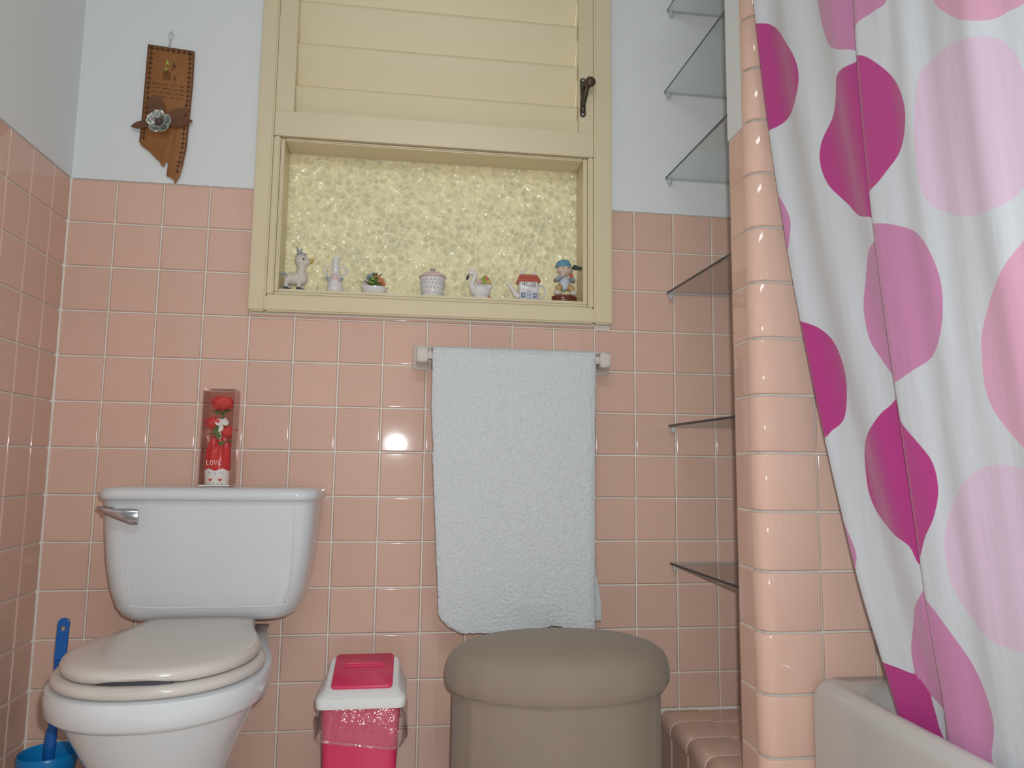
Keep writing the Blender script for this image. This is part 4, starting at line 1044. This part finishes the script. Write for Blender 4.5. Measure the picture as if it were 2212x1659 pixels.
SPOTS = [
    ('L', 'mid', [(-7.18, 1.32), (-7.08, 0.93), (-7.1, 0.54), (-7.23, 0.12), (-7.48, -0.11), (-7.73, -0.26), (-8.29, -0.59), (-8.5, 0.38)]),
    ('R', 'mid', [(-7.37, -0.01), (-7.76, -0.14), (-8.05, -0.18), (-8.2, -0.14), (-8.54, -0.19), (-8.72, -0.18), (-8.85, 0.11), (-7.62, 0.99)]),
    ('R', 'rose', [(-9.51, -0.41), (-9.5, -0.7), (-9.66, -0.95), (-9.9, -1.2), (-10.14, -1.37), (-10.31, -1.46), (-10.49, -1.48), (-10.67, -1.5), (-10.81, -1.32), (-10.28, -0.63)]),
    ('L', 'deep', [(-4.78, 2.02), (-5.43, 1.58), (-5.72, 1.39), (-6.06, 0.99), (-6.37, 0.44), (-6.42, 0.02), (-6.22, -0.27), (-5.87, -0.37), (-5.46, -0.4), (-4.89, -0.29), (-4.27, 0.91)]),
    ('L', 'deep', [(-8.46, -0.71), (-7.7, -0.47), (-7.34, -0.45), (-7.21, -0.67), (-7.05, -0.88), (-6.74, -1.14), (-6.64, -1.47), (-6.75, -1.89), (-7.08, -2.31), (-7.31, -2.56), (-7.61, -2.69), (-8.17, -2.86), (-8.55, -1.97)]),
    ('R', 'deep', [(-7.28, -0.4), (-8.0, -0.52), (-8.39, -0.85), (-8.68, -1.29), (-8.78, -1.66), (-8.71, -1.93), (-8.53, -2.16), (-8.2, -2.34), (-7.93, -2.44), (-7.23, -2.65), (-6.95, -1.25)]),
    ('R', 'pale', [(-10.16, -1.57), (-10.38, -1.75), (-10.52, -2.09), (-10.56, -2.46), (-10.53, -2.84), (-10.42, -3.18), (-10.27, -3.37), (-10.07, -3.43), (-9.72, -3.41), (-9.33, -3.27), (-8.99, -3.04), (-8.85, -2.72), (-8.85, -2.3), (-8.93, -1.86), (-9.07, -1.42), (-9.27, -1.32), (-9.72, -1.38)]),
    ('L', 'mid', [(-8.05, -2.98), (-7.62, -3.08), (-7.39, -3.18), (-7.2, -3.61), (-7.13, -3.94), (-7.17, -4.36), (-7.32, -4.65), (-7.56, -4.96), (-8.02, -5.25), (-8.52, -4.11)]),
    ('R', 'mid', [(-7.42, -2.79), (-7.88, -2.89), (-8.24, -3.02), (-8.61, -3.24), (-8.81, -3.48), (-8.93, -3.87), (-8.93, -4.21), (-8.82, -4.59), (-8.61, -4.82), (-8.23, -4.97), (-7.83, -5.11), (-7.29, -5.25), (-6.93, -3.9)]),
    ('R', 'rose', [(-10.45, -3.78), (-10.2, -3.9), (-9.9, -4.17), (-9.66, -4.38), (-9.46, -4.71), (-9.4, -5.02), (-9.39, -5.39), (-9.53, -5.71), (-9.8, -5.98), (-10.11, -6.13), (-10.84, -5.75), (-11.1, -4.31)]),
    ('L', 'mid', [(-5.15, -1.27), (-5.47, -1.6), (-5.63, -2.02), (-5.6, -2.33), (-5.49, -2.58), (-5.09, -2.76), (-4.63, -1.94)]),
    ('L', 'deep', [(-4.88, -3.61), (-5.57, -3.79), (-5.98, -4.0), (-6.3, -4.32), (-6.47, -4.74), (-6.41, -5.1), (-6.27, -5.48), (-6.04, -5.65), (-5.81, -5.79), (-4.9, -6.01), (-4.08, -4.7)]),
    ('L', 'deep', [(-7.83, -5.27), (-7.36, -5.39), (-7.05, -5.63), (-6.74, -5.89), (-6.62, -6.17), (-6.61, -6.59), (-6.76, -6.92), (-7.12, -7.16), (-7.48, -7.31), (-7.66, -7.57), (-8.22, -7.52), (-8.73, -6.17)]),
    ('R', 'deep', [(-7.71, -5.2), (-7.85, -5.37), (-7.88, -5.62), (-8.16, -5.94), (-8.32, -6.18), (-8.34, -6.53), (-8.21, -6.88), (-8.03, -7.13), (-7.84, -7.45), (-7.54, -7.74), (-6.79, -6.51)]),
    ('R', 'pale', [(-9.75, -6.23), (-9.36, -6.2), (-9.0, -6.29), (-8.64, -6.57), (-8.42, -6.87), (-8.31, -7.22), (-8.33, -7.68), (-8.5, -7.98), (-8.82, -8.24), (-9.15, -8.28), (-9.35, -8.26), (-9.85, -8.05), (-10.27, -7.51), (-10.41, -6.72), (-10.18, -6.32)]),
    ('L', 'mid', [(-5.69, -6.84), (-6.05, -7.07), (-6.19, -7.31), (-6.27, -7.51), (-6.26, -7.69), (-6.06, -7.97), (-5.21, -7.71)]),
    ('L', 'mid', [(-7.82, -7.82), (-7.51, -8.03), (-7.33, -8.21), (-7.11, -8.57), (-7.03, -8.85), (-7.07, -9.22), (-7.31, -9.39), (-7.6, -9.48), (-8.06, -9.45), (-8.5, -8.43)]),
    ('R', 'mid', [(-7.53, -7.8), (-7.84, -7.95), (-8.14, -8.23), (-8.44, -8.66), (-8.58, -9.06), (-8.59, -9.32), (-8.47, -9.65), (-8.29, -10.13), (-6.89, -10.71), (-6.94, -9.12)]),
    ('L', 'deep', [(-6.15, -9.1), (-6.5, -9.11), (-6.89, -9.14), (-7.2, -9.18), (-7.27, -9.47), (-7.33, -9.76), (-7.39, -10.27), (-5.95, -10.97)])]

ZTOP, ZBOT = 5.2, -10.75
NL, NT, NR, NV = 70, 16, 130, 260
def wave_l(s, z): return .05*math.sin(5.2*s + .25*z) * min(1, s*1.5) - .10*math.exp(-(s/.22)**2)
def wave_r(s, z):
    w_ = .055*math.sin(2.6*s - .9) + .03*math.sin(5.4*s + .2*z) + .015*math.sin(11*s)
    return w_*min(1, s/.35)*(.55 + .45*min(1, max(0, (z+10)/9)))
verts = np.zeros(((NV+1), NL+NT+NR, 3)); uvp = np.zeros(((NV+1), NL+NT+NR, 3))
for i in range(NV+1):
    z = ZTOP + (ZBOT-ZTOP)*i/NV; e_, c_ = yE(z), yC(z); xb = xB(z); k = 0
    ov = .38                                   # the left sheet runs on behind the fold
    for j in range(NL):
        s_ = j/(NL-1)*(e_ - c_ + ov); fall = max(0, (s_ - (e_-c_) + .25)/.6)
        verts[i, k] = (xb + wave_l(s_, z) + .30*fall*min(1, fall), e_ - s_, z); uvp[i, k] = (0, e_ - s_, z); k += 1
    xa, ya = xb + wave_l(e_-c_+ov, z) + .30*1.05, c_ - ov
    for j in range(NT):                        # turn back behind the front sheet to its folded edge
        t = (j+1)/(NT+1); a = math.pi*t
        yy = ya - .05*math.sin(a) + (c_ + .015 - ya)*t; xx = xa + (xb - .18 - xa)*t**1.5 + .02*math.sin(a)
        verts[i, k] = (xx, yy, z); uvp[i, k] = ((1 if t > .75 else 0), yy, z); k += 1
    for j in range(NR):
        s_ = j/(NR-1)*5.2
        nose = .03*math.exp(-(s_/.04)**2)
        verts[i, k] = (xb - .18 + wave_r(s_, z) + nose, c_ - s_, z); uvp[i, k] = (1, c_ - s_, z); k += 1
NC = NL+NT+NR
flat = verts.reshape(-1, 3); fu = uvp.reshape(-1, 3)
sd_ = np.full(len(flat), -9.0); cc_ = np.zeros((len(flat), 4)); cc_[:, 3] = 1
def poly_sd(pts, q):
    p = np.array(pts); d = np.full(len(q), 1e9); ins = np.zeros(len(q), bool); n = len(p)
    for a in range(n):
        A, B_ = p[a], p[(a+1) % n]; e = B_-A; w_ = q-A
        t = np.clip((w_@e)/(e@e+1e-12), 0, 1); d = np.minimum(d, np.hypot(*(w_ - t[:, None]*e).T))
        c1 = (A[1] > q[:, 1]) != (B_[1] > q[:, 1])
        xi = A[0] + (q[:, 1]-A[1])/(B_[1]-A[1]+1e-12)*e[0]
        ins ^= c1 & (q[:, 0] < xi)
    return np.where(ins, d, -d)
for pn, cn, pts in SPOTS:
    sel = np.where(fu[:, 0] == (0 if pn == 'L' else 1))[0]
    s_ = poly_sd(cat(pts, 5), fu[sel, 1:]); up = s_ > sd_[sel]
    sd_[sel[up]] = s_[up]; cc_[sel[up], :3] = COLS[cn]
me = bpy.data.meshes.new('shower_curtain')
idx = np.arange(len(flat)).reshape(NV+1, NC)
fq = np.stack([idx[:-1, :-1], idx[:-1, 1:], idx[1:, 1:], idx[1:, :-1]], -1).reshape(-1, 4)
wv = flat.copy(); wv[:, 2] += ZT; wv *= P
me.from_pydata(wv.tolist(), [], fq.tolist())
me.polygons.foreach_set('use_smooth', [True]*len(me.polygons))
at = me.attributes.new('spot', 'FLOAT', 'POINT'); at.data.foreach_set('value', sd_.astype(np.float32))
ac = me.attributes.new('spot_colour', 'FLOAT_COLOR', 'POINT'); ac.data.foreach_set('color', cc_.astype(np.float32).ravel())
cm = bpy.data.materials.new('printed_curtain_cloth'); cm.use_nodes = True; nt = cm.node_tree; pb_ = nt.nodes['Principled BSDF']
pb_.inputs['Roughness'].default_value = .42; pb_.inputs['Sheen Weight'].default_value = .25
a1 = nt.nodes.new('ShaderNodeAttribute'); a1.attribute_name = 'spot'; a2 = nt.nodes.new('ShaderNodeAttribute'); a2.attribute_name = 'spot_colour'
mr = nt.nodes.new('ShaderNodeMapRange'); mr.inputs[1].default_value = -.006; mr.inputs[2].default_value = .006
nt.links.new(a1.outputs['Fac'], mr.inputs[0])
mx = nt.nodes.new('ShaderNodeMix'); mx.data_type = 'RGBA'; mx.inputs[6].default_value = (.66, .69, .73, 1)
nt.links.new(mr.outputs[0], mx.inputs[0]); nt.links.new(a2.outputs['Color'], mx.inputs[7]); nt.links.new(mx.outputs[2], pb_.inputs['Base Color'])
tc = nt.nodes.new('ShaderNodeTexCoord'); mp = nt.nodes.new('ShaderNodeMapping'); mp.inputs['Scale'].default_value = (1, 5, 1.0)
n1 = nt.nodes.new('ShaderNodeTexNoise'); n1.inputs['Scale'].default_value = 3.2; n1.inputs['Detail'].default_value = 3
nt.links.new(tc.outputs['Object'], mp.inputs[0]); nt.links.new(mp.outputs[0], n1.inputs['Vector'])
bp = nt.nodes.new('ShaderNodeBump'); bp.inputs['Strength'].default_value = .16; bp.inputs['Distance'].default_value = .03
nt.links.new(n1.outputs['Fac'], bp.inputs['Height']); nt.links.new(bp.outputs[0], pb_.inputs['Normal'])
tr = nt.nodes.new('ShaderNodeBsdfTranslucent'); nt.links.new(mx.outputs[2], tr.inputs[0])
ms = nt.nodes.new('ShaderNodeMixShader'); ms.inputs[0].default_value = .12
nt.links.new(pb_.outputs[0], ms.inputs[1]); nt.links.new(tr.outputs[0], ms.inputs[2]); nt.links.new(ms.outputs[0], nt.nodes['Material Output'].inputs[0])
me.materials.append(cm)
cu = bpy.data.objects.new('shower_curtain', me); col.objects.link(cu)
tag(cu, 'white shower curtain printed with large magenta and pink spots', 'shower curtain')
for k in range(8):
    y = -5.8 - .95*k - (.3 if k > 1 else 0); mb = MB()
    mb.tube([V(13.30, y, 5.33) + Vector((.022*math.cos(t), 0, .026*math.sin(t))) for t in [2*math.pi*j/20 for j in range(20)]], .0016, 6, True)
    mb.build('curtain_ring', M['chrome'], cu)
